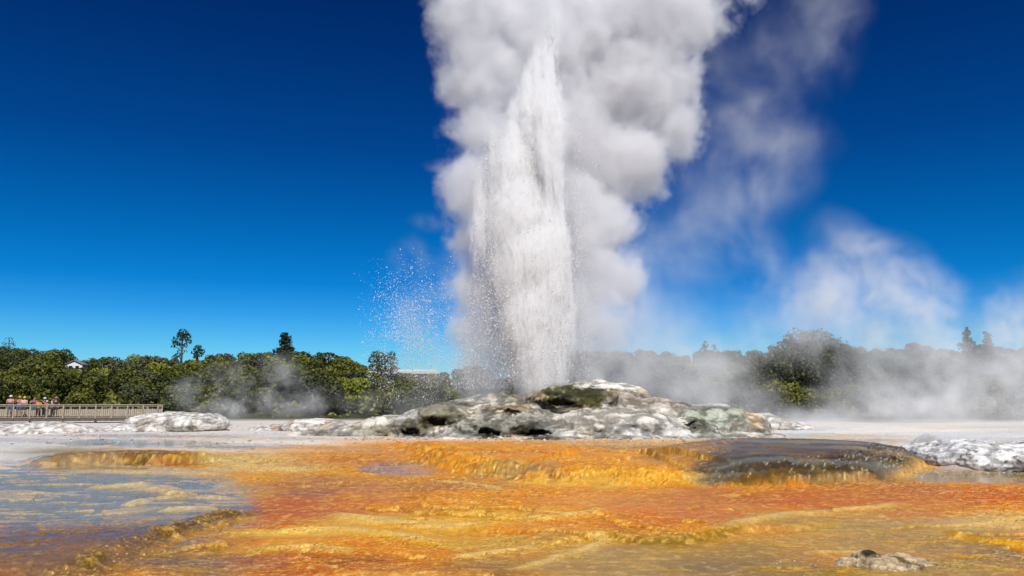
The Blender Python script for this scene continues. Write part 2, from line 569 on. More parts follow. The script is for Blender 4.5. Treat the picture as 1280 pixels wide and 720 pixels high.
paint(sm(1.3, .6, np.hypot((WU - 60) / 150, (WV - 692) / 30)) * .75 * sm(-.1, .1, n2 + .15), (126, 98, 82))
val = 1 + (.45 * n2 + .5 * n3) * (.35 + .65 * mats) * (1 - .4 * pan) + (.8 * n4 + .8 * grit) * np.clip(.3 + .7 * mats, 0, 1) * sm(75, 40, YY) * (1 - .5 * pan)
paint(mats * brk * sm(.2, .3, grit + .3 * n4) * .55, (246, 220, 170))
paint(mats * brk * sm(.22, .32, -grit - .4 * n4) * .7, (92, 54, 20))
C = C * np.clip(val, .35, 1.7)[..., None]
farw = (1 - mats) * near
flat_ = fbm(XX * .12, YY * .5, 81.0, 4, .55)
paint(farw * .5 * sm(.02, .25, flat_), (168, 178, 188))
paint(farw * .45 * sm(.05, .25, -flat_), (206, 180, 150))
lum = (C @ np.array([.25, .62, .13]))[..., None]
satm = (.20 * sm(0, 10, dV))[..., None]
C = (lum + (1 + satm) * (C - lum)) * (1 - .13 * sm(0, 10, dV))[..., None]
mm = (sm(0, 10, dV) * (1 - .7 * wcore) * (1 - sm(-.3, .2, dR) * sm(1115, 1150, WU)))[..., None]
C = C * (1 - mm * np.array([.12, .115, .32]))
C = np.clip(C, .004, .80)
# what lies beyond the terraces
paint(sm(70, 84, YY), (70, 72, 40))

# wetness
wet = sm(1.3, .7, np.hypot((WU - 130) / 210, (WV - 636) / 62))
wet = np.maximum(wet, sm(1.25, .8, np.hypot((WU - 170) / 90, (WV - 553) / 4)))
wet = np.maximum(wet, sm(1.2, .8, np.hypot((WU - 505) / 60, (WV - 586) / 9)))
wet = np.maximum(wet, .45 * sm(1.2, .8, np.hypot((WU - 390) / 90, (WV - 612) / 18)))
wet = np.maximum(wet, .75 * sm(1.3, .6, np.hypot((WU - 990) / 170, (WV - 578) / 26)))
wet = np.maximum(wet, .75 * sm(1.2, .8, np.hypot((WU - 860) / 200, (WV - 705) / 28)))
wet = np.maximum(wet, .6 * sm(1.2, .8, np.hypot((WU - 1100) / 150, (WV - 668) / 26)))
wet = np.maximum(wet, .8 * sm(1.2, .8, np.hypot((WU - 1220) / 90, (WV - 594) / 9)))
wet = np.maximum(wet, .3 * sm(1.2, .8, np.hypot((WU - 900) / 150, (WV - 628) / 16)))
wet = np.maximum(wet, .6 * sm(1.2, .8, np.hypot((WU - 250) / 120, (WV - 695) / 26)))
wet = np.maximum(wet, mats * (.25 + .25 * pan)) * sm(75, 60, YY)
wet = np.maximum(wet, .8 * sm(.0, .12, fbm(XX * .1, YY * .45, 83.0, 4)) * sm(0, -6, dV) * sm(62, 52, YY))

ny, nx = UU.shape
idx = np.arange(ny * nx).reshape(ny, nx)
quads = np.stack([idx[:-1, :-1], idx[:-1, 1:], idx[1:, 1:], idx[1:, :-1]], -1).reshape(-1, 4)
verts = np.stack([XX, YY, Z], -1).reshape(-1, 3)


def ground_mat():
    m, nt, b, o = material('sinter and mats')
    N, K = nt.nodes.new, nt.links.new
    at = N('ShaderNodeAttribute')
    at.attribute_name = 'Col'
    wt = N('ShaderNodeAttribute')
    wt.attribute_name = 'wet'
    geo = N('ShaderNodeNewGeometry')
    na = N('ShaderNodeTexNoise')
    na.inputs['Scale'].default_value = 22
    na.inputs['Detail'].default_value = 6
    na.inputs['Roughness'].default_value = .65
    K(geo.outputs['Position'], na.inputs['Vector'])
    vo = N('ShaderNodeTexVoronoi')
    vo.inputs['Scale'].default_value = 9
    mp = N('ShaderNodeMapping')
    mp.inputs['Scale'].default_value = (1, 1.5, 1)
    K(geo.outputs['Position'], mp.inputs[0])
    K(mp.outputs[0], vo.inputs['Vector'])
    mr = N('ShaderNodeMapRange')
    mr.inputs['From Min'].default_value = .3
    mr.inputs['From Max'].default_value = .7
    mr.inputs['To Min'].default_value = .72
    mr.inputs['To Max'].default_value = 1.28
    K(na.outputs['Fac'], mr.inputs[0])
    hs = N('ShaderNodeHueSaturation')
    hs.inputs['Saturation'].default_value = 1.0
    K(at.outputs['Color'], hs.inputs['Color'])
    K(mr.outputs[0], hs.inputs['Value'])
    K(hs.outputs[0], b.inputs['Base Color'])
    ro = N('ShaderNodeMapRange')
    ro.inputs['To Min'].default_value = .8
    ro.inputs['To Max'].default_value = .22
    K(wt.outputs['Fac'], ro.inputs[0])
    K(ro.outputs[0], b.inputs['Roughness'])
    sp = N('ShaderNodeMapRange')
    sp.inputs['To Min'].default_value = .15
    sp.inputs['To Max'].default_value = .5
    K(wt.outputs['Fac'], sp.inputs[0])
    K(sp.outputs[0], b.inputs['Specular IOR Level'])
    ct = N('ShaderNodeMath')
    ct.operation = 'MULTIPLY'
    K(wt.outputs['Fac'], ct.inputs[0])
    ct.inputs[1].default_value = .18
    K(ct.outputs[0], b.inputs['Coat Weight'])
    b.inputs['Coat Roughness'].default_value = .12
    b.inputs['Coat IOR'].default_value = 1.33
    bc = N('ShaderNodeBump')
    bc.inputs['Strength'].default_value = .25
    bc.inputs['Distance'].default_value = .03
    K(na.outputs['Fac'], bc.inputs['Height'])
    K(bc.outputs[0], b.inputs['Coat Normal'])
    b1 = N('ShaderNodeBump')
    b1.inputs['Strength'].default_value = .5
    b1.inputs['Distance'].default_value = .03
    K(na.outputs['Fac'], b1.inputs['Height'])
    b2 = N('ShaderNodeBump')
    b2.inputs['Strength'].default_value = .35
    b2.inputs['Distance'].default_value = .03
    K(vo.outputs['Distance'], b2.inputs['Height'])
    K(b1.outputs[0], b2.inputs['Normal'])
    K(b2.outputs[0], b.inputs['Normal'])
    return m


gme = mesh_np('ground', verts, quads, 4)
set_col(gme, C.reshape(-1, 3))
set_f(gme, wet.ravel(), 'wet')
ground = put('ground', gme, None, ground_mat())
tag(ground, 'terraced sinter ground covered in wet orange and gold mats', 'ground', None, 'structure')


def ground_z(x, y):
    """height of the finished ground mesh at (x, y)"""
    iy = np.clip(np.searchsorted(Yr, y), 1, ny - 1)
    iy = iy if abs(Yr[iy] - y) < abs(Yr[iy - 1] - y) else iy - 1
    ix = int(np.argmin(np.abs(XX[iy] - x)))
    return float(Z[iy, ix])


# shallow water lying over the left terraces and the small basins
def water_mat():
    m, nt, b, o = material('shallow water')
    nt.nodes.remove(b)
    N, K = nt.nodes.new, nt.links.new
    geo = N('ShaderNodeNewGeometry')
    mp = N('ShaderNodeMapping')
    mp.inputs['Scale'].default_value = (1, 2.0, 1)
    K(geo.outputs['Position'], mp.inputs[0])
    na = N('ShaderNodeTexNoise')
    na.inputs['Scale'].default_value = 2.2
    na.inputs['Detail'].default_value = 5
    na.inputs['Roughness'].default_value = .6
    K(mp.outputs[0], na.inputs['Vector'])
    bp = N('ShaderNodeBump')
    bp.inputs['Strength'].default_value = .22
    bp.inputs['Distance'].default_value = .05
    K(na.outputs['Fac'], bp.inputs['Height'])
    fr = N('ShaderNodeFresnel')
    fr.inputs['IOR'].default_value = 1.26
    K(bp.outputs[0], fr.inputs['Normal'])
    gl = N('ShaderNodeBsdfGlossy')
    gl.inputs['Roughness'].default_value = .04
    gl.inputs['Color'].default_value = (1, .95, .88, 1)
    K(bp.outputs[0], gl.inputs['Normal'])
    tr = N('ShaderNodeBsdfTransparent')
    tr.inputs['Color'].default_value = (.86, .9, .9, 1)
    mix = N('ShaderNodeMixShader')
    K(fr.outputs[0], mix.inputs[0])
    K(tr.outputs[0], mix.inputs[1])
    K(gl.outputs[0], mix.inputs[2])
    K(mix.outputs[0], o.inputs['Surface'])
    return m


keep = (wreg > .04)
kq = keep[:-1, :-1] & keep[:-1, 1:] & keep[1:, 1:] & keep[1:, :-1]
wq = quads[kq.ravel()]
used = np.unique(wq)
remap = np.zeros(ny * nx, int)
remap[used] = np.arange(len(used))
wv_ = np.stack([XX, YY, wz], -1).reshape(-1, 3)[used]
wob = put('water', mesh_np('water', wv_, remap[wq], 4), None, water_mat())
tag(wob, 'shallow blue-grey water lying over the flat terraces', 'water', None, 'structure')

# ------------------------------------------------------------------ rocks
def rock_mat(name, bump=.7, scale=5.0, rough=.85):
    m, nt, b, o = material(name)
    N, K = nt.nodes.new, nt.links.new
    at = N('ShaderNodeAttribute')
    at.attribute_name = 'Col'
    geo = N('ShaderNodeNewGeometry')
    na = N('ShaderNodeTexNoise')
    na.inputs['Scale'].default_value = scale
    na.inputs['Detail'].default_value = 8
    na.inputs['Roughness'].default_value = .76
    K(geo.outputs['Position'], na.inputs['Vector'])
    mr = N('ShaderNodeMapRange')
    mr.inputs['From Min'].default_value = .3
    mr.inputs['From Max'].default_value = .65
    mr.inputs['To Min'].default_value = .62
    mr.inputs['To Max'].default_value = 1.18
    K(na.outputs['Fac'], mr.inputs[0])
    hs = N('ShaderNodeHueSaturation')
    K(at.outputs['Color'], hs.inputs['Color'])
    K(mr.outputs[0], hs.inputs['Value'])
    K(hs.outputs[0], b.inputs['Base Color'])
    b.inputs['Roughness'].default_value = rough
    b.inputs['Specular IOR Level'].default_value = .25
    bp = N('ShaderNodeBump')
    bp.inputs['Strength'].default_value = bump
    bp.inputs['Distance'].default_value = .12
    K(na.outputs['Fac'], bp.inputs['Height'])
    K(bp.outputs[0], b.inputs['Normal'])
    return m


def rock(name, lobes, voxel, amp, freq, colour, mat, zmin, seed=0.0, parent=None, caves=()):
    """lobes: (u, v, half width px, half height px, distance, half depth m); fused, then weathered"""
    bm = bmesh.new()
    for (u, v, ru, rv, Y, ry) in lobes:
        c = P(u, v, Y)
        s = Y / F
        mtx = Matrix.Translation(c) @ Matrix.Diagonal((ru * s, ry, rv * s, 1))
        bmesh.ops.create_icosphere(bm, subdivisions=4, radius=1, matrix=mtx)
    me = bpy.data.meshes.new(name)
    bm.to_mesh(me)
    bm.free()
    o = put(name, me, parent)
    md = o.modifiers.new('r', 'REMESH')
    md.mode = 'VOXEL'
    md.voxel_size = voxel
    dg = bpy.context.evaluated_depsgraph_get()
    me2 = bpy.data.meshes.new_from_object(o.evaluated_get(dg))
    o.modifiers.clear()
    o.data = me2
    me2.name = name
    bpy.data.meshes.remove(me)
    n = len(me2.vertices)
    co = np.empty(n * 3, np.float32)
    me2.vertices.foreach_get('co', co)
    no = np.empty(n * 3, np.float32)
    me2.vertices.foreach_get('normal', no)
    co, no = co.reshape(-1, 3).astype(float), no.reshape(-1, 3).astype(float)
    x, y, z = co.T
    wx = x + .5 * fbm(x * freq * .6, y * freq * .6, z * freq * .6 + seed, 3) / freq
    big = fbm(wx * freq, y * freq, z * freq * 1.7 + seed + 3, 4, .5, 'billow')
    crk = fbm(wx * freq * 1.6, y * freq * 1.6, z * freq * 2.6 + seed + 9, 5, .6, 'ridge')
    fin = fbm(x * freq * 5, y * freq * 5, z * freq * 7 + seed, 5, .65)
    lay = fbm(wx * freq * .7, y * freq * .7, z * freq * 6 + seed + 31, 4, .55)
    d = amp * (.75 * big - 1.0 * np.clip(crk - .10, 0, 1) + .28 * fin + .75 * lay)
    co = co + no * d[:, None]
    pu, pv = proj(*co.T)
    for cu, cv, cru, crv, dep in caves:          # undercut hollows, open towards the front
        wob = fbm(co[:, 0] * 2.2, co[:, 1] * 2.2, co[:, 2] * 2.2 + 12, 4, .6)
        q = np.hypot((pu - cu + 26 * wob) / cru, (pv - cv + 12 * wob + 3 * fin) / crv)
        co[:, 1] += dep * sm(1.15, .55, q) * (no[:, 1] < .25)
    me2.vertices.foreach_set('co', co.astype(np.float32).ravel())
    me2.update()
    me2.polygons.foreach_set('use_smooth', np.ones(len(me2.polygons), bool))
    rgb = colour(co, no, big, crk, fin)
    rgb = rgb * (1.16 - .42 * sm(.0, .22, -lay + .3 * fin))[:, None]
    set_col(me2, np.clip(rgb, .004, .85))
    me2.materials.append(mat)
    b2 = bmesh.new()
    b2.from_mesh(me2)
    bmesh.ops.delete(b2, geom=[f for f in b2.faces if max(v.co.z for v in f.verts) < zmin], context='FACES')
    b2.to_mesh(me2)
    b2.free()
    return o


def mixc(a, b, t):
    return a + (b - a) * np.clip(t, 0, 1)[:, None]


def mound_col(co, no, big, crk, fin):
    x, y, z = co.T
    u, v = proj(x, y, z)
    n = fbm(x * .5, y * .5, z * .5 + 50, 4, .55)
    m_ = fbm(x * 1.6, y * 1.6, z * 1.6 + 70, 4, .6)
    c = np.tile(lin((186, 180, 168)), (len(x), 1))
    c = mixc(c, lin((138, 138, 128)), .9 * sm(-.02, .2, n + .5 * m_))
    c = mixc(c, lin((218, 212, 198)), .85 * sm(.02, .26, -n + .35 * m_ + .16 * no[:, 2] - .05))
    c = mixc(c, lin((206, 176, 128)), .7 * sm(.12, .3, fbm(x * .7, y * .7, z + 90, 3) + .2 * m_))

    def spot(cu, cv, ru, rv, rgb, a=1.0):
        nonlocal c
        q = np.hypot((u - cu + 60 * m_ + 24 * n) / ru, (v - cv + 24 * m_) / rv)
        c = mixc(c, lin(rgb), a * sm(1.25, .75, q) * sm(-.42, -.02, m_ + .6 * fin + .1))
    spot(712, 495, 66, 15, (84, 82, 46), 1)
    spot(700, 502, 30, 8, (60, 58, 34), .8)
    spot(556, 514, 40, 14, (96, 92, 62), .8)
    spot(528, 532, 30, 9, (92, 84, 52), .8)
    spot(480, 536, 44, 8, (116, 112, 90), .7)
    spot(610, 536, 40, 12, (104, 104, 88), .75)
    spot(640, 512, 30, 8, (112, 92, 46), .8)
    spot(664, 540, 22, 10, (78, 74, 50), .8)
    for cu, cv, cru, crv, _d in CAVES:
        spot(cu, cv + 1, cru * 1.1, crv * 1.15, (56, 52, 34), .9)  # shade inside the hollows, painted into the rock colour
    spot(760, 525, 70, 16, (206, 198, 184), .8)
    spot(820, 535, 60, 14, (212, 208, 200), .8)
    spot(760, 478, 50, 7, (232, 226, 214), .9)
    spot(820, 500, 60, 12, (156, 140, 122), .7)
    spot(900, 518, 44, 16, (164, 172, 152), .7)
    spot(872, 532, 18, 10, (92, 94, 66), .8)
    spot(940, 525, 12, 14, (226, 196, 156), .9)
    spot(660, 495, 16, 8, (226, 200, 160), .5)
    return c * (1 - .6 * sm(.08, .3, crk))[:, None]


RM = rock_mat('weathered sinter rock')
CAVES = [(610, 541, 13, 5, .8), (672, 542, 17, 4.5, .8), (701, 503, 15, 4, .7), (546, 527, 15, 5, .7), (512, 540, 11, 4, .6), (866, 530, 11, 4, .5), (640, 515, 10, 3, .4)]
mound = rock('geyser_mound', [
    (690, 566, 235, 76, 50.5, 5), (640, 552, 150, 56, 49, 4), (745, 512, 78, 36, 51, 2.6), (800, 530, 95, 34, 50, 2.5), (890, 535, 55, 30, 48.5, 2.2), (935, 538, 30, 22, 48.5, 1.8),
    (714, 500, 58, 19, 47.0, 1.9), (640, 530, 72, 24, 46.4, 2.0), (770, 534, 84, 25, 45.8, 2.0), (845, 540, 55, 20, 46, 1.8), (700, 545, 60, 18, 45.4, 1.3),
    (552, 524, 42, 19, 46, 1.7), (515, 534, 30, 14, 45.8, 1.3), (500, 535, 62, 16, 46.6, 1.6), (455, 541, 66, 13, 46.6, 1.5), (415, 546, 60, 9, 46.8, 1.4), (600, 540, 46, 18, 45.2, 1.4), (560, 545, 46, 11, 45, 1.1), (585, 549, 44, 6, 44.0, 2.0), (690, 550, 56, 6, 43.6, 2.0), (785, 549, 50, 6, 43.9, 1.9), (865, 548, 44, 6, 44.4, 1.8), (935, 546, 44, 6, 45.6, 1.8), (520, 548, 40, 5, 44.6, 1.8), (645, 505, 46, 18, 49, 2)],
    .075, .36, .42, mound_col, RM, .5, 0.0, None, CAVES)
tag(mound, 'broad grey and mossy sinter rock mound at the foot of the geyser', 'rock mound')


def white_col(dark, a=.5):
    def f(co, no, big, crk, fin):
        x, y, z = co.T
        n = fbm(x * .9, y * .9, z * .9 + 20, 4, .6)
        c = np.tile(lin((222, 216, 208)), (len(x), 1))
        c = mixc(c, lin((186, 176, 162)), sm(-.05, .2, n))
        c = mixc(c, lin(dark), a * sm(.06, .2, fin + .5 * n))
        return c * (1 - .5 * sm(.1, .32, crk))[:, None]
    return f


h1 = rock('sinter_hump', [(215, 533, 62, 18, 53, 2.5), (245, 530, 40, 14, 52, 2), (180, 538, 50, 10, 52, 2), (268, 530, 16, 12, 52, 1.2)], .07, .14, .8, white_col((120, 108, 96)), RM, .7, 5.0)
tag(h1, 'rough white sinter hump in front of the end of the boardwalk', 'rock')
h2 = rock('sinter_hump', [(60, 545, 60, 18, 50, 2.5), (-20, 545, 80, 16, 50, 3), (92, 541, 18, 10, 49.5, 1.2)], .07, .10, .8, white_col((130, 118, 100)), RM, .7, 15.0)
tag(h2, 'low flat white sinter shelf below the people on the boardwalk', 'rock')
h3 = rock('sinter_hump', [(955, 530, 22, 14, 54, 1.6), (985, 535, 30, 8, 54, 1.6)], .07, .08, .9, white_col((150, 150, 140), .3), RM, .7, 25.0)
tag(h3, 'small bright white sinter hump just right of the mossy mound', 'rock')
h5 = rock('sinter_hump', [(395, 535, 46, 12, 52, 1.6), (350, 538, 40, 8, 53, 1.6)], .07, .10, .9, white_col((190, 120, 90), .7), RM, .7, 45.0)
tag(h5, 'low pinkish sinter hump left of the mossy mound', 'rock')


def shelf_col(co, no, big, crk, fin):
    x, y, z = co.T
    n = fbm(x * 1.2, y * 1.2, z * 1.2 + 30, 4, .6)
    c = np.tile(lin((226, 223, 218)), (len(x), 1))
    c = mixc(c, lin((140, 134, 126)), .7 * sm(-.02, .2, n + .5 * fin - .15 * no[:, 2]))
    c = mixc(c, lin((70, 62, 56)), .8 * sm(.1, .25, fin + .4 * n))
    c = mixc(c, lin((232, 230, 228)), sm(.05, .25, -n + .3 * fin))
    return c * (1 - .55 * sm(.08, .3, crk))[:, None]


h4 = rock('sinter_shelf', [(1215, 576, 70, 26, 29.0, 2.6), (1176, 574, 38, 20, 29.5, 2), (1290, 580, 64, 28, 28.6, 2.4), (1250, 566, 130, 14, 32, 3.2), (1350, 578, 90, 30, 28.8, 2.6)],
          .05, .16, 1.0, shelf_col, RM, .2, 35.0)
tag(h4, 'white and grey pitted rock shelf at the right edge of the terraces', 'rock')


def small_col(co, no, big, crk, fin):
    x, y, z = co.T
    n = fbm(x * 2.2, y * 2.2, z * 2.2 + 30, 4, .6)
    c = np.tile(lin((206, 180, 138)), (len(x), 1))
    c = mixc(c, lin((120, 104, 70)), sm(.0, .22, n + .5 * fin))
    c = mixc(c, lin((200, 190, 170)), .8 * sm(.06, .25, -n + .4 * fin))
    u, v = proj(x, y, z)
    c = mixc(c, lin((44, 38, 26)), .9 * sm(1.3, .6, np.hypot((u - 1088 + 20 * n) / 13, (v - 691 + 8 * n) / 6)))
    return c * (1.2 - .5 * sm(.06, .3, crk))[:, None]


rk = rock('low_rock', [(1104, 707, 46, 10.8, 13.65, 0.55), (1084, 700, 18, 9.9, 13.85, 0.35), (1142, 706, 30, 7.2, 13.85, 0.35), (1062, 705, 20, 6.3, 13.75, 0.25), (1125, 701, 26, 8.1, 14.05, 0.3), (1168, 708, 14, 4.5, 13.85, 0.2), (1046, 708, 14, 5.4, 13.75, 0.2)],
          .018, .10, 3.2, small_col, rock_mat('pitted low rock', .8, 14), -.2, 55.0)
tag(rk, 'small low pitted rock crust rising from the khaki mats near the right edge', 'rock')

# loose crust fragments lying about the flats
n = 2600
su = np.concatenate([rng.uniform(430, 990, 1100), rng.uniform(-40, 420, 700), rng.uniform(1120, 1300, 400), rng.uniform(960, 1200, 400)])
sv = np.concatenate([547 + np.abs(rng.normal(0, 2.6, 1100)), rng.uniform(530, 556, 700), rng.normal(590, 2.5, 400), rng.normal(706, 5, 400)])
sxx, syy, _z = G(su, sv)
ss = rng.lognormal(math.log(.035), .55, n) * np.where(su > 955, .55, 1) * np.where(sv > 690, .35, 1)
ico = bmesh.new()
bmesh.ops.create_icosphere(ico, subdivisions=1, radius=1)
iv = np.array([v.co[:] for v in ico.verts])
jf = np.array([[v.index for v in f.verts] for f in ico.faces])
ico.free()
szz = np.array([ground_z(x_, y_) for x_, y_ in zip(sxx, syy)])
st = iv[None] * (1 + .35 * rng.normal(size=(n, len(iv), 1))) * (ss[:, None] * rng.uniform(.6, 1.4, (n, 3)))[:, None, :]
st[..., 2] *= .6
st = st + np.stack([sxx, syy, szz + ss * .15], 1)[:, None]
sme = mesh_np('rubble', st.reshape(-1, 3), (jf[None] + len(iv) * np.arange(n)[:, None, None]).reshape(-1, 3), 3, False)
tone_ = rng.uniform(0, 1, n)[:, None]
set_col(sme, np.repeat(lin((206, 198, 184)) * (1 - .55 * tone_), len(iv), 0))
rb = put('rubble', sme, None, RM)
tag(rb, 'loose pale sinter crumbs scattered over the flats and round the rocks', 'rubble', None, 'stuff')

#@@PART2
# ------------------------------------------------------------------ forest on the hill
SKY_U = [-400, -60, 0, 60, 100, 150, 250, 300, 340, 380, 420, 460, 500, 560, 640, 720, 770, 830, 860, 885, 930, 970, 1000, 1060, 1100, 1150, 1210, 1260, 1300, 1700]
SKY_V = [436, 430, 433, 439, 445, 447, 449, 447, 441, 443, 447, 449, 464, 462, 450, 440, 438, 434, 446, 438, 440, 436, 434, 434, 430, 434, 436, 432, 440, 444]
YC = 166.0


def hill_z(x, y):
    u = 640 + F * x / (y * 1.0)
    crest = CAMZ + (505 - np.interp(u, SKY_U, SKY_V)) * YC / F - 3.5
    t = np.clip((y - 86) / (YC - 86), 0, 1.25)
    up = np.where(t <= 1, t ** .85, 1 - .25 * (t - 1))
    return .9 + (crest - .9) * up + .5 * fbm(x * .06, y * .06, 3.0, 3)


hx = np.linspace(-330, 330, 221)
hy = np.linspace(84, 420, 113)
HX, HY = np.meshgrid(hx, hy)
HZ = hill_z(HX, np.minimum(HY, 190)) - np.clip(HY - 190, 0, 400) * .03
HZ[0] = .4
hi = np.arange(HX.size).reshape(HX.shape)
hq = np.stack([hi[:-1, :-1], hi[:-1, 1:], hi[1:, 1:], hi[1:, :-1]], -1).reshape(-1, 4)
hill = put('hill', mesh_np('hill', np.stack([HX, HY, HZ], -1).reshape(-1, 3), hq, 4), None, simple('forest floor', (.035, .04, .015), .95, .4, .8))
tag(hill, 'low wooded hillside behind the terraces', 'hill', None, 'structure')


def leaf_mat(name, c_dark, c_mid, c_light):
    m, nt, b, o = material(name)
    N, K = nt.nodes.new, nt.links.new
    at = N('ShaderNodeAttribute')
    at.attribute_name = 'tone'
    oi = N('ShaderNodeObjectInfo')
    ad = N('ShaderNodeMath')
    ad.operation = 'MULTIPLY_ADD'
    K(oi.outputs['Random'], ad.inputs[0])
    ad.inputs[1].default_value = .45
    K(at.outputs['Fac'], ad.inputs[2])
    rp = N('ShaderNodeValToRGB')
    cr = rp.color_ramp
    cr.elements.new(.5)
    for e, p_, c_ in zip(cr.elements, (.1, .6, 1.2), (c_dark, c_mid, c_light)):
        e.position = min(p_, 1)
        e.color = (*c_, 1)
    K(ad.outputs[0], rp.inputs[0])
    K(rp.outputs[0], b.inputs['Base Color'])
    b.inputs['Roughness'].default_value = .6
    b.inputs['Specular IOR Level'].default_value = .25
    tl = N('ShaderNodeBsdfTranslucent')
    K(rp.outputs[0], tl.inputs['Color'])
    mix = N('ShaderNodeMixShader')
    mix.inputs[0].default_value = .25
    K(b.outputs[0], mix.inputs[1])
    K(tl.outputs[0], mix.inputs[2])
    K(mix.outputs[0], o.inputs['Surface'])
    return m


LEAF = {
    'olive': leaf_mat('olive foliage', (.06, .068, .012), (.15, .155, .026), (.27, .26, .045)),
    'dark': leaf_mat('dark foliage', (.035, .046, .014), (.085, .10, .024), (.15, .17, .04)),
    'yellow': leaf_mat('yellow-green foliage', (.08, .10, .012), (.21, .23, .025), (.34, .34, .05)),
    'grey': leaf_mat('grey-green foliage', (.045, .05, .022), (.11, .118, .05), (.19, .19, .09)),
    'conifer': leaf_mat('conifer foliage', (.018, .026, .012), (.04, .055, .022), (.075, .095, .035))}
BARK = simple('bark', (.09, .07, .05), .9, .3, 12)


def leaves_mesh(name, pts, nrm, size, tones, aspect=.6):
    n = len(pts)
    a = rng.normal(size=(n, 3))
    nn = nrm + .9 * rng.normal(size=(n, 3))
    nn /= np.linalg.norm(nn, axis=1)[:, None]
    t = np.cross(nn, a)
    t /= np.linalg.norm(t, axis=1)[:, None]
    b = np.cross(nn, t)
    s = (size * rng.uniform(.6, 1.35, n))[:, None]
    t, b = t * s, b * s * aspect
    v = np.stack([pts - t, pts - b * .9, pts + t, pts + b * .9], 1).reshape(-1, 3)
    me = mesh_np(name, v, np.arange(4 * n).reshape(n, 4), 4, False)
    set_f(me, np.repeat(tones, 4), 'tone')
    return me


def lobes_leaves(name, lobes, per_m2, size):
    P_, N_, T_ = [], [], []
    for (c, r) in lobes:
        c, r = np.array(c, float), np.array(r if np.ndim(r) else (r, r, r * .8), float)
        n = int(per_m2 * 4 * PI * (r.mean() ** 2))
        d = rng.normal(size=(n, 3))
        d /= np.linalg.norm(d, axis=1)[:, None]
        q = rng.uniform(.55, 1.0, n) ** .6
        clump = fbm(d[:, 0] * 2.4 + c[0], d[:, 1] * 2.4 + c[1], d[:, 2] * 2.4 + c[2], 3, .6)
        p = c + d * r * (q * (1 + .55 * clump))[:, None]
        k = (d[:, 2] > -.75) & (clump > -.24)
        P_.append(p[k])
        N_.append((d + np.array([0, 0, .4]))[k])
        T_.append((rng.normal(.3, .16, n) + rng.normal(0, .13))[k])
    return leaves_mesh(name, np.concatenate(P_), np.concatenate(N_), size, np.concatenate(T_))


def tube_bm(bm, pts, radii, n=6):
    rings = []
    for i, (p, r) in enumerate(zip(pts, radii)):
        p = Vector(p)
        d = (Vector(pts[min(i + 1, len(pts) - 1)]) - Vector(pts[max(i - 1, 0)])).normalized()
        a = d.orthogonal().normalized()
        b = d.cross(a)
        rings.append([bm.verts.new(p + r * (math.cos(k * 2 * PI / n) * a + math.sin(k * 2 * PI / n) * b)) for k in range(n)])
    for r0, r1 in zip(rings, rings[1:]):
        for k in range(n):
            bm.faces.new((r0[k], r0[(k + 1) % n], r1[(k + 1) % n], r1[k]))
    bm.faces.new(rings[-1])
    bm.faces.new(rings[0][::-1])


def bm_mesh(name, bm, smooth=True):
    bmesh.ops.recalc_face_normals(bm, faces=bm.faces)
    me = bpy.data.meshes.new(name)
    bm.to_mesh(me)
    bm.free()
    if smooth:
        me.polygons.foreach_set('use_smooth', np.ones(len(me.polygons), bool))
    return me


def trunk_mesh(h, r, limbs):
    bm = bmesh.new()
    tube_bm(bm, [(0, 0, -.6), (.05, .02, h * .35), (-.04, .06, h * .7), (.02, 0, h)], [r * 1.3, r, r * .7, r * .3], 7)
    for (z, tip) in limbs:
        tip = Vector(tip)
        tube_bm(bm, [(0, 0, z), tuple(Vector((0, 0, z)).lerp(tip, .5) + Vector((0, 0, .15))), tuple(tip)], [r * .5, r * .35, r * .12], 5)
    return bm_mesh('trunk', bm)


def bush_lobes(h, w):
    L_ = [((0, 0, h * .52), (w * .42, w * .42, h * .40))]
    for _ in range(9):
        a, q = random.uniform(0, 2 * PI), random.uniform(.25, .5)
        z = random.uniform(.28, .86)
        k = math.sqrt(max(.05, 1 - ((z - .4) / .62) ** 2))
        L_.append(((math.cos(a) * w * q * k, math.sin(a) * w * q * k, h * z), random.uniform(.16, .28) * w))
    return L_


BUSH = []
for i in range(7):
    h, wd = random.uniform(5.0, 6.4), random.uniform(5.0, 6.6)
    lb = bush_lobes(h, wd)
    BUSH.append((lobes_leaves('crown', lb, 11, .26), trunk_mesh(h * .6, .16, [(h * .3, l[0]) for l in lb[1:5]]), h, wd))


def tree(name, loc, crown, trunk, mat, label, cat, group=None, scale=1.0, rz=0.0):
    root = empty(name, loc, label, cat, group, rz)
    root.scale = (scale,) * 3
    c = bpy.data.objects.new('crown', crown)
    t = bpy.data.objects.new('trunk', trunk)
    for o in (c, t):
        COL.objects.link(o)
        o.parent = root
    if not crown.materials:
        crown.materials.append(mat)
    if not trunk.materials:
        trunk.materials.append(BARK)
    c.material_slots[0].link = 'OBJECT'
    c.material_slots[0].material = mat
    return root


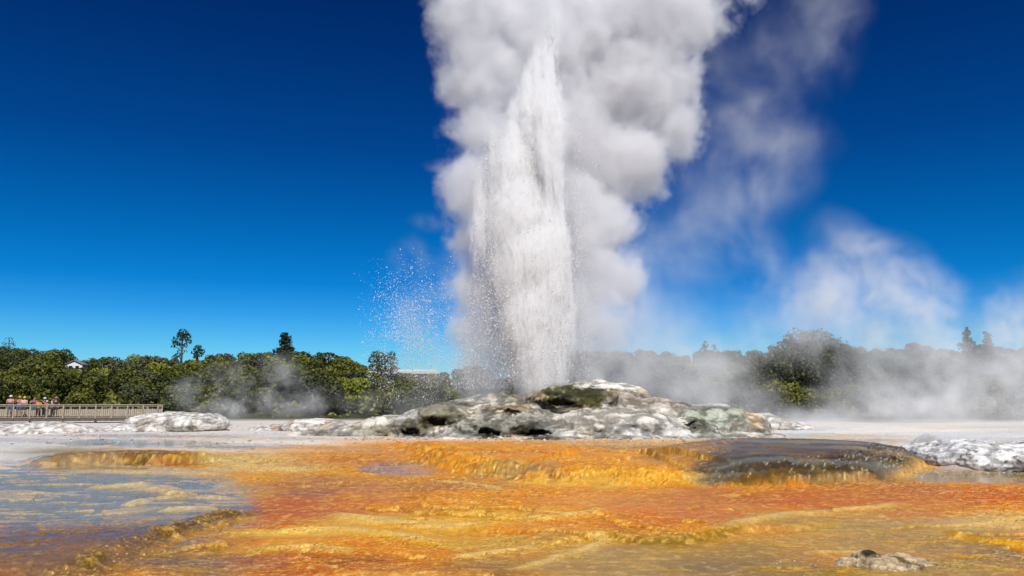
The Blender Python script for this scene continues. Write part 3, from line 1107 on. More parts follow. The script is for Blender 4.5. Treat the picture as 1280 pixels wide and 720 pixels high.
ZONES = {'olive': 'olive green bushy tree', 'dark': 'dark green bushy tree', 'yellow': 'bright yellow-green bushy tree', 'grey': 'dull grey-green bushy tree'}
ROWS = [90, 98, 107, 117, 128, 139, 150, 161]
count = 0
for ri, Y in enumerate(ROWS):
    x = -(640 + 50) / F * Y
    while x < (640 + 50) / F * Y:
        sp = random.uniform(3.2, 4.9) * (1 + .004 * (Y - 90))
        xx, yy = x + random.uniform(-.8, .8), Y + random.uniform(-3, 3)
        x += sp
        u = 640 + F * xx / yy
        if 604 < u < 705:
            continue
        z = float(hill_z(np.array(xx), np.array(yy)))
        i = random.randrange(len(BUSH))
        cm, tm, h, wd = BUSH[i]
        s = random.uniform(.6, .95) * (.8 if ri == len(ROWS) - 1 else 1)
        top = 505 - (z + h * s - CAMZ) * F / yy
        left, right = u - wd * s * .5 * F / yy, u + wd * s * .5 * F / yy
        if yy < 150 and right > 90 and left < 119 and top < 457:
            continue
        if yy < 158 and right > 462 and left < 560 and top < 463:
            continue
        kind = random.choices(['olive', 'dark', 'yellow', 'grey'], [5, 3.2, 1.6, 2.4])[0] if u < 575 else random.choices(['olive', 'dark', 'grey'], [3, 3, 3])[0]
        side = 'left of the geyser' if u < 600 else 'right of the geyser'
        tree('bushy_tree', (xx, yy, z - .3), cm, tm, LEAF[kind], f'{ZONES[kind]} packed among others on the hillside {side}', 'tree',
             f'{kind} trees on the hillside {side}', s, random.uniform(0, 6.28))
        count += 1
print('bushy trees', count)

# dense low scrub between the crowns
n = 26000
sxx, syy = rng.uniform(-1, 1, n), np.sqrt(rng.uniform(86 ** 2, 168 ** 2, n))
sxx = sxx * .70 * syy
szz = hill_z(sxx, syy)
keep_ = np.abs(640 + F * sxx / syy - 654) > 52
pp = np.stack([sxx, syy, szz + rng.uniform(0, 1.5, n)], 1)[keep_]
scrub = put('undergrowth', leaves_mesh('undergrowth', pp, np.tile([0, -.3, .8], (len(pp), 1)), .30, rng.normal(.3, .18, len(pp))), None, LEAF['olive'])
tag(scrub, 'dense low scrub filling the gaps between the hillside trees', 'undergrowth', None, 'stuff')


def at_px(u, v, Y):
    p = P(u, v, Y)
    return (p.x, p.y, p.z)


# tall pine with an open, layered crown
def clump_tree(name, u, vtop, vbase, Y, clumps, mat, label, cat='tree', dens=14, size=.22, tr=.2):
    s = Y / F
    base = P(u, vbase, Y)
    H = (vbase - vtop) * s
    lb = [((du * s, random.uniform(-.4, .4), H - dv * s), (ru * s, ru * s, rv * s)) for (du, dv, ru, rv) in clumps]
    cr_ = lobes_leaves('crown', lb, dens, size)
    tk = trunk_mesh(H * .93, tr, [(max(.4, l[0][2] - 1.0), l[0]) for l in lb])
    return tree(name, base, cr_, tk, mat, label, cat)


clump_tree('pine_tree', 226, 411, 458, 158, [(1, 5, 7, 5), (-3, 8, 5, 4), (5, 9, 5, 4), (-9, 15, 4, 5), (8, 16, 4, 4), (-6, 19, 5, 3), (2, 13, 6, 4), (-10, 22, 3, 2.5), (4, 21, 3, 3), (-5, 33, 3.5, 3), (-3, 28, 2, 1.5), (4, 28, 2, 1.5)],
           LEAF['conifer'], 'tallest thin pine with bare lower trunk rising above the left skyline', dens=16, size=.2)
clump_tree('pine_tree', 246, 431, 460, 156, [(0, 4, 5, 4), (-5, 9, 4, 4), (5, 9, 4, 4), (0, 12, 6, 4), (-2, 16, 4, 2.5)], LEAF['conifer'],
           'short pine with a loose crown just right of the tallest pine', dens=16, size=.2)
clump_tree('pine_tree', 218, 443, 460, 156, [(0, 4, 4, 4), (-2, 10, 6, 5), (2, 10, 5, 4)], LEAF['dark'], 'small dark shrubby pine at the foot of the tallest pine', dens=16, size=.2)
cone = []
for k in range(11):
    q = k / 10
    wdt = 2.5 + 17 * q ** .75
    for _ in range(3 + int(5 * q)):
        cone.append((random.uniform(-.8, .8) * wdt, 3 + 47 * q + random.uniform(-2, 2), 3.4 + wdt * .3, 4.2))
clump_tree('conifer_tree', 354, 416, 472, 150, cone, LEAF['conifer'], 'dark pointed conifer standing above the bushes left of the steam', dens=9, size=.24)
clump_tree('round_tree', 472, 438, 468, 150, [(0, 6, 9, 6), (-6, 12, 7, 6), (6, 11, 7, 6), (0, 17, 9, 6), (-4, 22, 9, 6), (5, 23, 8, 6), (0, 27, 8, 5)], LEAF['dark'], 'round-topped tree in front of the pale flat-roofed building, the left one', dens=12, size=.2, tr=.14)
clump_tree('round_tree', 488, 439, 468, 151, [(0, 6, 7, 6), (-4, 11, 6, 6), (4, 13, 6, 6), (0, 18, 8, 6), (3, 23, 8, 6), (-3, 26, 7, 5)], LEAF['grey'], 'thinner round-topped tree in front of the pale flat-roofed building, the right one', dens=9, size=.2, tr=.14)
clump_tree('bare_tree', 10, 420, 442, 165, [(0, 4, 5, 3), (-6, 9, 4, 3), (6, 9, 4, 3), (0, 12, 7, 4)], LEAF['grey'], 'thin airy tree on the skyline above the people', dens=4, size=.18, tr=.12)
clump_tree('bushy_tree', 375, 443, 476, 132, [(0, 8, 12, 8), (-9, 16, 9, 8), (9, 15, 10, 9), (0, 22, 14, 8)], LEAF['yellow'], 'large bright green rounded tree beside the pointed conifer', dens=11, size=.26)
clump_tree('bushy_tree', 410, 441, 480, 128, [(0, 8, 13, 8), (-9, 17, 9, 8), (10, 16, 10, 9), (0, 24, 16, 9)], LEAF['olive'], 'large olive rounded tree between the conifer and the flat-roofed building', dens=11, size=.26)
clump_tree('big_tree', 1012, 412, 525, 92, [(-8, 14, 22, 14), (14, 12, 20, 12), (34, 26, 22, 16), (-24, 30, 22, 16), (4, 34, 30, 20), (-34, 54, 24, 20), (30, 54, 34, 22), (-4, 62, 36, 22), (-34, 82, 30, 20), (20, 84, 40, 20), (54, 74, 24, 22), (-6, 98, 50, 14), (4, 20, 34, 18), (-14, 44, 40, 24), (20, 44, 40, 24), (-52, 80, 26, 24), (60, 100, 30, 14)],
           LEAF['grey'], 'big spreading tree looming out of the steam right of the mound', dens=9, size=.2, tr=.3)
for (u, vt, w_) in [(1213, 411, 1.0), (1238, 416, .8)]:
    cone = []
    for k in range(9):
        q = k / 8
        wdt = (2 + 15 * q ** .9) * w_
        for _ in range(3 + int(6 * q)):
            cone.append((random.uniform(-1, 1) * wdt, 3 + 42 * q + random.uniform(-2.5, 2.5), 2.6 + wdt * .16, 3.2))
    clump_tree('conifer_tree', u, vt, 470, 150, cone, LEAF['conifer'],
               'taller dark conifer poking out above the steam bank' if w_ == 1 else 'slighter conifer just right of the taller one above the steam bank', dens=9, size=.24)
clump_tree('conifer_tree', 882, 428, 462, 150, [(0, 4, 4, 5), (-3, 12, 6, 6), (4, 14, 6, 6), (0, 22, 9, 7)], LEAF['conifer'], 'narrow dark tree on the misty skyline right of the mound, the left of two', dens=9, size=.24)
clump_tree('conifer_tree', 893, 430, 462, 151, [(0, 4, 3, 4), (2, 11, 5, 5), (-3, 13, 5, 5), (0, 20, 7, 6)], LEAF['conifer'], 'narrow dark tree on the misty skyline right of the mound, the right of two', dens=9, size=.24)


# ------------------------------------------------------------------ buildings on the hill
def box(bm, c, s, rot=None):
    m = Matrix.Translation(c) @ (rot.to_4x4() if rot else Matrix()) @ Matrix.Diagonal((*s, 1))
    bmesh.ops.create_cube(bm, size=1, matrix=m)


def part(name, parent, mat, build, smooth=False, bevel=0):
    bm = bmesh.new()
    build(bm)
    if bevel:
        bmesh.ops.bevel(bm, geom=bm.edges[:], offset=bevel, segments=1, affect='EDGES')
    return put(name, bm_mesh(name, bm, smooth), parent, mat)


WHITE = simple('white painted boards', (.74, .73, .70), .7, .06, 4)
ROOFG = simple('grey corrugated roof', (.20, .21, .21), .55, .12, 3)
GLASS = simple('dark window glass', (.02, .025, .03), .12, .1)
PALE = simple('pale cladding', (.42, .42, .42), .6, .1, 2)
p = P(101, 452, 151)
house = empty('house', (p.x, p.y, p.z - 3.0), 'small white gabled house with grey roof among the hillside trees', 'house', None, math.radians(5))
house.scale = (.78, .78, .8)


def gable(bm):
    w2, d2, hw, hr = 1.9, 3.4, 2.9, 3.75
    pts = [(-w2, -d2, -2), (w2, -d2, -2), (w2, -d2, hw), (0, -d2, hr), (-w2, -d2, hw)]
    a = [bm.verts.new(q) for q in pts]
    b = [bm.verts.new((q[0], d2, q[2])) for q in pts]
    bm.faces.new(a)
    bm.faces.new(b[::-1])
    for k in range(5):
        bm.faces.new((a[k], b[k], b[(k + 1) % 5], a[(k + 1) % 5]))


part('wall', house, WHITE, gable)


def roof_bm(bm):
    for sgn in (-1, 1):
        ang = math.atan2(.85, 1.9)
        rot = Matrix.Rotation(sgn * ang, 3, 'Y')
        box(bm, Vector((sgn * 1.06, 0, 3.40)), (2.45, 7.4, .12), rot)


part('roof', house, ROOFG, roof_bm)
for wx in (-.75, .75):
    wn = part('window', house, GLASS, lambda bm: box(bm, (wx, -3.41, 2.1), (.8, .06, 1.0)))
    part('frame', wn, WHITE, lambda bm: [box(bm, (wx + q * .46, -3.43, 2.1), (.1, .1, 1.2)) for q in (-1, 1)] + [box(bm, (wx, -3.43, 2.1 + q * .56), (.82, .1, .1)) for q in (-1, 1)])

p = P(505, 470, 162)
bld = empty('hall_building', (p.x, p.y, p.z - 4), 'long pale flat-roofed building behind the two round trees', 'building', None, math.radians(6))
part('wall', bld, PALE, lambda bm: box(bm, (0, 0, 1.8), (12.6, 7, 4.6)))
part('roof', bld, simple('pale metal roof', (.55, .55, .54), .5, .08, 2), lambda bm: [box(bm, (0, -.3, 4.55), (14, 8.6, .5)), box(bm, (2.2, 0, 5.0), (8.5, 6, .35))])
for k in range(6):
    part('window', bld, GLASS, lambda bm: box(bm, (-5.2 + k * 2.08, -3.51, 3.3), (1.7, .06, 1.0)))

# ------------------------------------------------------------------ boardwalk
WOOD = simple('weathered timber', (.30, .25, .19), .85, .25, 9)
DARKW = simple('dark timber', (.11, .09, .075), .85, .25, 9)
PANEL = simple('pale timber boards', (.40, .34, .26), .85, .18, 7)
ZD = 1.56
A = Vector(((-75 - 640) / F * 64, 64, 0))
B = Vector(((206 - 640) / F * 68.5, 68.5, 0))
ax = (B - A)
LEN = ax.length
ax.normalize()
nrm = Vector((-ax.y, ax.x, 0))                 # away from the camera
rz = math.atan2(ax.y, ax.x)
bw = empty('boardwalk', (A.x, A.y, ZD), 'long timber boardwalk with railings carrying the sightseers', 'boardwalk', None, rz)


def planks(bm):
    k = 0.0
    while k < LEN:
        box(bm, (k + .1, 0, -.03), (.185, 2.4, .05))
        k += .2


part('deck', bw, WOOD, planks)
part('beam', bw, DARKW, lambda bm: [box(bm, (LEN / 2, y, -.20), (LEN, .12, .26)) for y in (-1.1, 1.1)])
for sgn, nm in ((-1, 'near'), (1, 'far')):
    part('top_rail', bw, WOOD, lambda bm: [box(bm, (LEN / 2, sgn * 1.16, .98), (LEN, .16, .07)), box(bm, (LEN / 2, sgn * 1.13, .87), (LEN, .05, .10))])
npost = int(LEN / 1.15)
for k in range(npost + 1):
    xk = k * LEN / npost
    for sgn in (-1, 1):
        part('rail_post', bw, WOOD, lambda bm: box(bm, (min(max(xk, .06), LEN - .06), sgn * 1.20, .40), (.11, .11, 1.06)), bevel=.01)
    if k % 2 == 0:
        part('support_post', bw, DARKW, lambda bm: box(bm, (min(max(xk, .1), LEN - .1), -1.0, -.6), (.16, .16, 1.0)))
    if k < npost:
        def boards(bm):
            m_ = 8
            wd_ = LEN / npost / m_
            for j in range(m_):
                box(bm, (xk + (j + .5) * wd_, 1.13, .33), (wd_ * .80, .03, .58))
        part('infill_panel', bw, PANEL, boards)


# ------------------------------------------------------------------ people
def skin_mesh(name, verts, edges, radii, root=0, sub=2):
    me = bpy.data.meshes.new(name)
    me.from_pydata([tuple(v) for v in verts], edges, [])
    o = bpy.data.objects.new(name, me)
    COL.objects.link(o)
    md = o.modifiers.new('s', 'SKIN')
    for d, r in zip(me.skin_vertices[0].data, radii):
        d.radius = r if isinstance(r, tuple) else (r, r)
    me.skin_vertices[0].data[root].use_root = True
    ss = o.modifiers.new('b', 'SUBSURF')
    ss.levels = ss.render_levels = sub
    dg = bpy.context.evaluated_depsgraph_get()
    out = bpy.data.meshes.new_from_object(o.evaluated_get(dg))
    bpy.data.objects.remove(o)
    bpy.data.meshes.remove(me)
    out.name = name
    out.polygons.foreach_set('use_smooth', np.ones(len(out.polygons), bool))
    return out


SKIN = [simple('skin light', (.52, .30, .21), .55, .05), simple('skin tanned', (.34, .18, .11), .55, .05)]
SHOE = simple('dark shoes', (.05, .045, .04), .7, .1)
_cl = {}


def cloth(rgb):
    if rgb not in _cl:
        _cl[rgb] = simple('cloth', tuple(lin(rgb) * .72), .85, .18, 14)
    return _cl[rgb]


def person(u, t, h, shirt, lower, hat, label, arms='rail', face=0.0, legs='shorts', hair=(60, 40, 26), skin=0, yoff=-.35):
    s = h / 1.7 * .95
    loc = A + ax * t + nrm * yoff
    root = empty('person', (loc.x, loc.y, ZD), label, 'person', 'sightseers on the boardwalk', rz + face)
    root.scale = (s, s, s)
    # facing -Y; hips, spine, neck, head
    V_ = {'pel': (0, 0, .95), 'bel': (0, -.01, 1.10), 'che': (0, 0, 1.30), 'nek': (0, .01, 1.46), 'hd0': (0, -.015, 1.55), 'hd1': (0, -.01, 1.64)}
    R_ = {'pel': (.15, .11), 'bel': (.135, .10), 'che': (.16, .115), 'nek': .055, 'hd0': (.073, .088), 'hd1': (.072, .085)}
    E_ = [('pel', 'bel'), ('bel', 'che'), ('che', 'nek'), ('nek', 'hd0'), ('hd0', 'hd1')]
    hands = []
    for sx_ in (-1, 1):
        k = 'l' if sx_ < 0 else 'r'
        if arms == 'rail':
            el, wr = (sx_ * .25, -.10, 1.12), (sx_ * .20, -.36, 1.05)
        elif arms == 'camera':
            el, wr = (sx_ * .27, -.14, 1.16), (sx_ * .09, -.30, 1.40)
        elif arms == 'folded':
            el, wr = (sx_ * .26, -.06, 1.12), (sx_ * -.05, -.22, 1.16)
        else:
            el, wr = (sx_ * .26, .02, 1.12), (sx_ * .25, -.06, .88)
        V_.update({'sh' + k: (sx_ * .19, 0, 1.39), 'el' + k: el, 'wr' + k: wr, 'hp' + k: (sx_ * .095, 0, .88), 'kn' + k: (sx_ * .11, -.02, .48), 'an' + k: (sx_ * .12, .02, .07), 'ft' + k: (sx_ * .13, -.13, .035)})
        R_.update({'sh' + k: .062, 'el' + k: .043, 'wr' + k: .03, 'hp' + k: .085, 'kn' + k: .056, 'an' + k: .038, 'ft' + k: .035})
        E_ += [('che', 'sh' + k), ('sh' + k, 'el' + k), ('el' + k, 'wr' + k), ('pel', 'hp' + k), ('hp' + k, 'kn' + k), ('kn' + k, 'an' + k), ('an' + k, 'ft' + k)]
        hands.append((Vector(el), Vector(wr), sx_))
    key = list(V_)
    ed = [(key.index(a), key.index(b)) for a, b in E_]
    me = skin_mesh('body', [V_[k] for k in key], ed, [R_[k] for k in key])
    bm = bmesh.new()
    bm.from_mesh(me)
    for el, wr, sx_ in hands:                   # palm, four fingers, thumb
        d = (wr - el).normalized()
        side = d.cross(Vector((0, 0, 1))).normalized() if abs(d.z) < .95 else Vector((1, 0, 0))
        up = side.cross(d)
        palm = wr + d * .05
        tube_bm(bm, [tuple(wr), tuple(palm), tuple(wr + d * .09)], [.028, .036, .03], 8)
        for q in range(4):
            b0 = wr + d * .085 + side * (.024 * (q - 1.5) / 1.5)
            ln = (.062, .075, .07, .055)[q]
            tube_bm(bm, [tuple(b0), tuple(b0 + d * ln * .55 - up * .006), tuple(b0 + d * ln * .9 - up * .028)], [.009, .008, .006], 5)
        b0 = wr + d * .03 + side * .03 * -sx_
        tube_bm(bm, [tuple(b0), tuple(b0 - side * .028 * sx_ + d * .025), tuple(b0 - side * .032 * sx_ + d * .055)], [.011, .010, .007], 5)
    tube_bm(bm, [(0, -.085, 1.60), (0, -.108, 1.565), (0, -.09, 1.555)], [.010, .016, .012], 6)      # nose
    for sx_ in (-1, 1):
        bmesh.ops.create_uvsphere(bm, u_segments=8, v_segments=6, radius=1, matrix=Matrix.Translation((sx_ * .076, .0, 1.585)) @ Matrix.Diagonal((.012, .022, .034, 1)))
    bm.to_mesh(me)
    bm.free()
    body = put('body', me, root, SKIN[skin])
    # clothing
    ks = ['pel', 'bel', 'che', 'nk', 'shl', 'ml', 'shr', 'mr']
    mid = lambda a, b, t_: tuple(Vector(a).lerp(Vector(b), t_))
    sv = [(0, 0, .93), V_['bel'], V_['che'], (0, .005, 1.42), V_['shl'], mid(V_['shl'], V_['ell'], .62), V_['shr'], mid(V_['shr'], V_['elr'], .62)]
    sr = [(.172, .132), (.16, .125), (.18, .135), (.085, .08), .078, .066, .078, .066]
    put('shirt', skin_mesh('shirt', sv, [(0, 1), (1, 2), (2, 3), (2, 4), (4, 5), (2, 6), (6, 7)], sr), root, cloth(shirt))
    q = .95 if legs == 'trousers' else .0
    lv = [(0, 0, 1.0), (0, 0, .93)]
    lr = [(.155, .12), (.165, .125)]
    le = [(0, 1)]
    for k in 'lr':
        end = mid(V_['kn' + k], V_['an' + k], .9) if legs == 'trousers' else mid(V_['hp' + k], V_['kn' + k], .85)
        lv += [V_['hp' + k], end]
        lr += [.105, .07 if legs == 'trousers' else .092]
        le += [(1, len(lv) - 2), (len(lv) - 2, len(lv) - 1)]
    put(legs, skin_mesh(legs, lv, le, lr, 0), root, cloth(lower))
    for k, sx_ in (('l', -1), ('r', 1)):
        def shoe(bm):
            bmesh.ops.create_uvsphere(bm, u_segments=10, v_segments=6, radius=1, matrix=Matrix.Translation((sx_ * .127, -.06, .045)) @ Matrix.Diagonal((.052, .135, .048, 1)))
        part('shoe', root, SHOE, shoe, True)

    def hair_bm(bm):
        bmesh.ops.create_uvsphere(bm, u_segments=12, v_segments=8, radius=1, matrix=Matrix.Translation((0, .012, 1.635)) @ Matrix.Diagonal((.088, .104, .098, 1)))
        bmesh.ops.delete(bm, geom=[v for v in bm.verts if v.co.z < 1.62 and v.co.y < .02 or v.co.z < 1.55], context='VERTS')
    part('hair', root, cloth(hair), hair_bm, True)
    if hat:
        def hat_bm(bm):
            prof = [(.0, 1.755), (.06, 1.748), (.095, 1.715), (.104, 1.665), (.106, 1.652), (.165, 1.640), (.167, 1.632), (.10, 1.640)]
            n = 16
            rings = []
            for r, z in prof:
                rings.append([bm.verts.new((r * math.cos(a * 2 * PI / n), r * 1.1 * math.sin(a * 2 * PI / n) + .005, z)) for a in range(n)] if r else [bm.verts.new((0, 0, z))])
            for a in range(n):
                bm.faces.new((rings[0][0], rings[1][a], rings[1][(a + 1) % n]))
            for r0, r1 in zip(rings[1:], rings[2:]):
                for a in range(n):
                    bm.faces.new((r0[a], r1[a], r1[(a + 1) % n], r0[(a + 1) % n]))
        part('hat', root, cloth(hat), hat_bm, True)
    return root


def t_at(u):
    """distance along the boardwalk seen at photo column u"""
    k = (u - 640) / F
    return (k * A.y - A.x) / (ax.x - k * ax.y)


PL = [
    (2, 1.55, (226, 206, 70), (90, 90, 100), None, 'person in a yellow top at the left end of the railing', 'rail', 'trousers', 0),
    (22, 1.78, (222, 160, 160), (52, 110, 170), (236, 232, 226), 'person in a pink shirt, blue shorts and white hat leaning at the railing', 'folded', 'shorts', 1),
    (31.5, 1.72, (214, 150, 150), (58, 104, 168), (222, 180, 90), 'person in a rosy shirt and blue shorts with a straw hat', 'camera', 'shorts', 1),
    (39, 1.68, (226, 190, 178), (70, 74, 90), (240, 214, 90), 'person in a pale pink top with a bright yellow hat', 'folded', 'shorts', 0),
    (50, 1.68, (150, 96, 120), (44, 122, 136), None, 'person in a mauve top and teal shorts with auburn hair', 'camera', 'shorts', 0),
    (57, 1.45, (236, 150, 30), (90, 70, 60), None, 'short person in a bright orange top behind the railing', 'rail', 'trousers', 1),
    (62.5, 1.62, (50, 56, 70), (60, 60, 66), (238, 236, 230), 'person in a dark top with a white hat', 'camera', 'trousers', 0),
    (67, 1.36, (196, 84, 90), (60, 70, 110), (232, 226, 214), 'child in a red top with a pale hat beside the dark-topped person', 'rail', 'shorts', 0),
    (73.5, 1.60, (228, 214, 206), (60, 56, 60), None, 'person in a pale top with dark hair near the right end of the group', 'hang', 'trousers', 1),
    (78, 1.66, (54, 46, 50), (50, 60, 80), (196, 140, 130), 'person in a black top with a dusty pink hat, last of the group', 'hang', 'shorts', 1)]
for i, (u, h, sh, lo, hat, lab, arms, legs, skn) in enumerate(PL):
    person(u, t_at(u), h, sh, lo, hat, lab, arms, random.uniform(-.3, .5) - rz, legs, (150, 84, 40) if i == 4 else (50, 34, 24), skn, -.55 if i % 2 else -.2)

# ------------------------------------------------------------------ the geyser's water
YJ = 48.0
SJ = YJ / F
vent = P(676, 482, YJ)
wm, nt, b, o = material('white water drops')
b.inputs['Base Color'].default_value = (.99, .99, .99, 1)
b.inputs['Roughness'].default_value = .5
tl = nt.nodes.new('ShaderNodeBsdfTranslucent')
tl.inputs['Color'].default_value = (.99, .99, .99, 1)
mxs = nt.nodes.new('ShaderNodeMixShader')
mxs.inputs[0].default_value = .6
nt.links.new(b.outputs[0], mxs.inputs[1])
nt.links.new(tl.outputs[0], mxs.inputs[2])
nt.links.new(mxs.outputs[0], o.inputs['Surface'])

TET = np.array([(1, 1, 1), (1, -1, -1), (-1, 1, -1), (-1, -1, 1)], float) / 1.3
TF = np.array([(0, 1, 2), (0, 3, 1), (0, 2, 3), (1, 3, 2)])


def drops(name, pts, size, stretch, parent, seed=0):
    n = len(pts)
    q = rng.normal(size=(n, 4))
    q /= np.linalg.norm(q, axis=1)[:, None]
    w_, x_, y_, z_ = q.T
    R = np.stack([np.stack([1 - 2 * (y_ * y_ + z_ * z_), 2 * (x_ * y_ - z_ * w_), 2 * (x_ * z_ + y_ * w_)], -1),
                  np.stack([2 * (x_ * y_ + z_ * w_), 1 - 2 * (x_ * x_ + z_ * z_), 2 * (y_ * z_ - x_ * w_)], -1),
                  np.stack([2 * (x_ * z_ - y_ * w_), 2 * (y_ * z_ + x_ * w_), 1 - 2 * (x_ * x_ + y_ * y_)], -1)], 1)
    t = np.einsum('nij,kj->nki', R, TET) * size[:, None, None]
    t[..., 2] *= stretch
    v = (pts[:, None, :] + t).reshape(-1, 3)
    f = (TF[None] + 4 * np.arange(n)[:, None, None]).reshape(-1, 3)
    ob = put(name, mesh_np(name, v, f, 3, True), parent, wm)
    ob['kind'] = 'stuff'
    return ob


jet = empty('geyser_jet', tuple(vent), 'towering white jet of boiling water bursting from the rock mound', 'geyser')
off = np.array(vent)

# bursts: (u, v of the tip, weight, width px)
BURST = [(691, 4, .22, 9), (684, 40, .2, 9), (668, 58, .7, 9), (655, 92, 1.3, 11), (642, 112, 1.1, 11), (630, 150, 1.0, 12), (700, 70, .3, 9), (612, 150, .55, 12), (602, 190, .8, 13), (690, 130, .35, 12),
         (660, 170, 1.3, 16), (704, 210, .9, 10), (712, 290, .9, 9), (690, 260, 1.4, 14), (640, 220, 1.3, 16), (672, 300, 1.5, 16), (655, 330, 1.2, 16), (700, 360, 1.1, 9)]
pts = []
for bi, (bu, bv, wgt, wpx) in enumerate(BURST):
    H = (482 - bv) * SJ
    n = int(17000 * (wgt if bu < 695 else .35 * wgt) * (H / 12) ** .8)
    q = rng.uniform(0, 1, n) ** .8                                   # 0 at the tip, 1 at the vent
    axu = bu + (676 + (bu - 676) * .12 - bu) * q ** 1.5              # curved axis down to the vent
    wd_ = wpx * (.2 + 1.55 * np.sqrt(q) * (1 - .42 * q ** 2))
    lat, dep = rng.normal(size=n), rng.normal(size=n)
    x = (axu - 676 + wd_ * lat) * SJ
    y = (wd_ * dep * .9 + (bi % 5 - 2) * 5 * (1 - q)) * SJ
    z = H * (1 - q) + rng.normal(0, .12, n)
    st_ = fbm(x * 2.6 + bi, y * 2.0, z * .22, 3, .55)
    st2 = fbm(x * 1.2 + 7, y * 1.2, z * .5 + bi, 3, .55)
    k = rng.uniform(-.32, .30, n) < (st_ * .8 + st2 * .7 + .06)
    k &= (np.abs(lat) < 2.6)
    # the right-hand edge of the jet stays nearly upright
    uu_ = 676 + x / SJ
    k &= uu_ < np.interp(482 - z / SJ, [0, 120, 330, 480], [702, 712, 724, 714]) + rng.normal(0, 3, n)
    k &= uu_ > np.interp(482 - z / SJ, [0, 100, 200, 330, 480], [660, 615, 588, 592, 634]) + rng.normal(0, 5, n)
    pts.append(np.stack([x, y, z], 1)[k])
# boiling foot of the jet
n = 7000
z = np.abs(rng.normal(0, 3.4, n))
x = (rng.normal(0, 1, n) * (17 + 2.2 * z) - 4 + rng.normal(0, 5, n)) * SJ
y = rng.normal(0, 1, n) * (18 + 1.5 * z) * SJ
k = (x < 38 * SJ) & (fbm(x * 2.2, y * 2, z * .3 + 5, 3) > -.12)
pts.append(np.stack([x, y, z], 1)[k])
pts = np.concatenate(pts)
drops('water_column', pts, np.clip(rng.lognormal(math.log(.0145), .5, len(pts)), .005, .07), 1.6, jet)

# water falling back on the left of the column
n = 110000
z = rng.uniform(-.2, 1, n) ** 1.0 * 15
x = (rng.beta(2.2, 2.4, n) * 118 - 122 + z * 1.6) * SJ
y = rng.normal(0, 24, n) * SJ
st_ = fbm(x * 1.5, y * .8, z * .16 + 3, 4, .6)
st2 = fbm(x * .7 + 4, y * .7, z * .12, 3)
k = (rng.uniform(0, 1, n) < sm(15.5, 9, z + rng.normal(0, 1, n)) * .75) & (rng.uniform(-.25, .4, n) < st_ + .6 * st2) & (z > -.2) & (x > -118 * SJ + .22 * z)
pts = np.stack([x, y, z], 1)[k]
drops('falling_spray', pts, np.clip(rng.lognormal(math.log(.0145), .45, len(pts)), .005, .05), 1.4, jet)
# thin rain on the right edge
n = 9000
z = rng.uniform(0, 1, n) * 17
x = (44 + np.abs(rng.normal(0, 11, n))) * SJ
y = rng.normal(0, 16, n) * SJ
k = fbm(x * 1.5, y, z * .2 + 9, 3) > -.02
drops('falling_spray', np.stack([x, y, z], 1)[k], np.clip(rng.lognormal(math.log(.017), .4, int(k.sum())), .006, .04), 1.3, jet)
# drops blown away to the left
n = 11000
uu_ = 508 + rng.normal(0, 24, n) + np.where(rng.uniform(size=n) < .4, rng.uniform(-10, 60, n), 0)
vv_ = 425 + rng.normal(0, 44, n)
k = (uu_ > 448) & (uu_ < 575) & (vv_ > 318) & (vv_ < 505) & (fbm(uu_ * .05, vv_ * .03, 4.0, 3) > -.12)
x, z = (uu_[k] - 676) * SJ, (482 - vv_[k]) * SJ
y = rng.normal(0, 1.4, len(x))
drops('drifting_drops', np.stack([x, y, z], 1), np.clip(rng.lognormal(math.log(.0125), .5, len(x)), .004, .05), 1.2, jet)

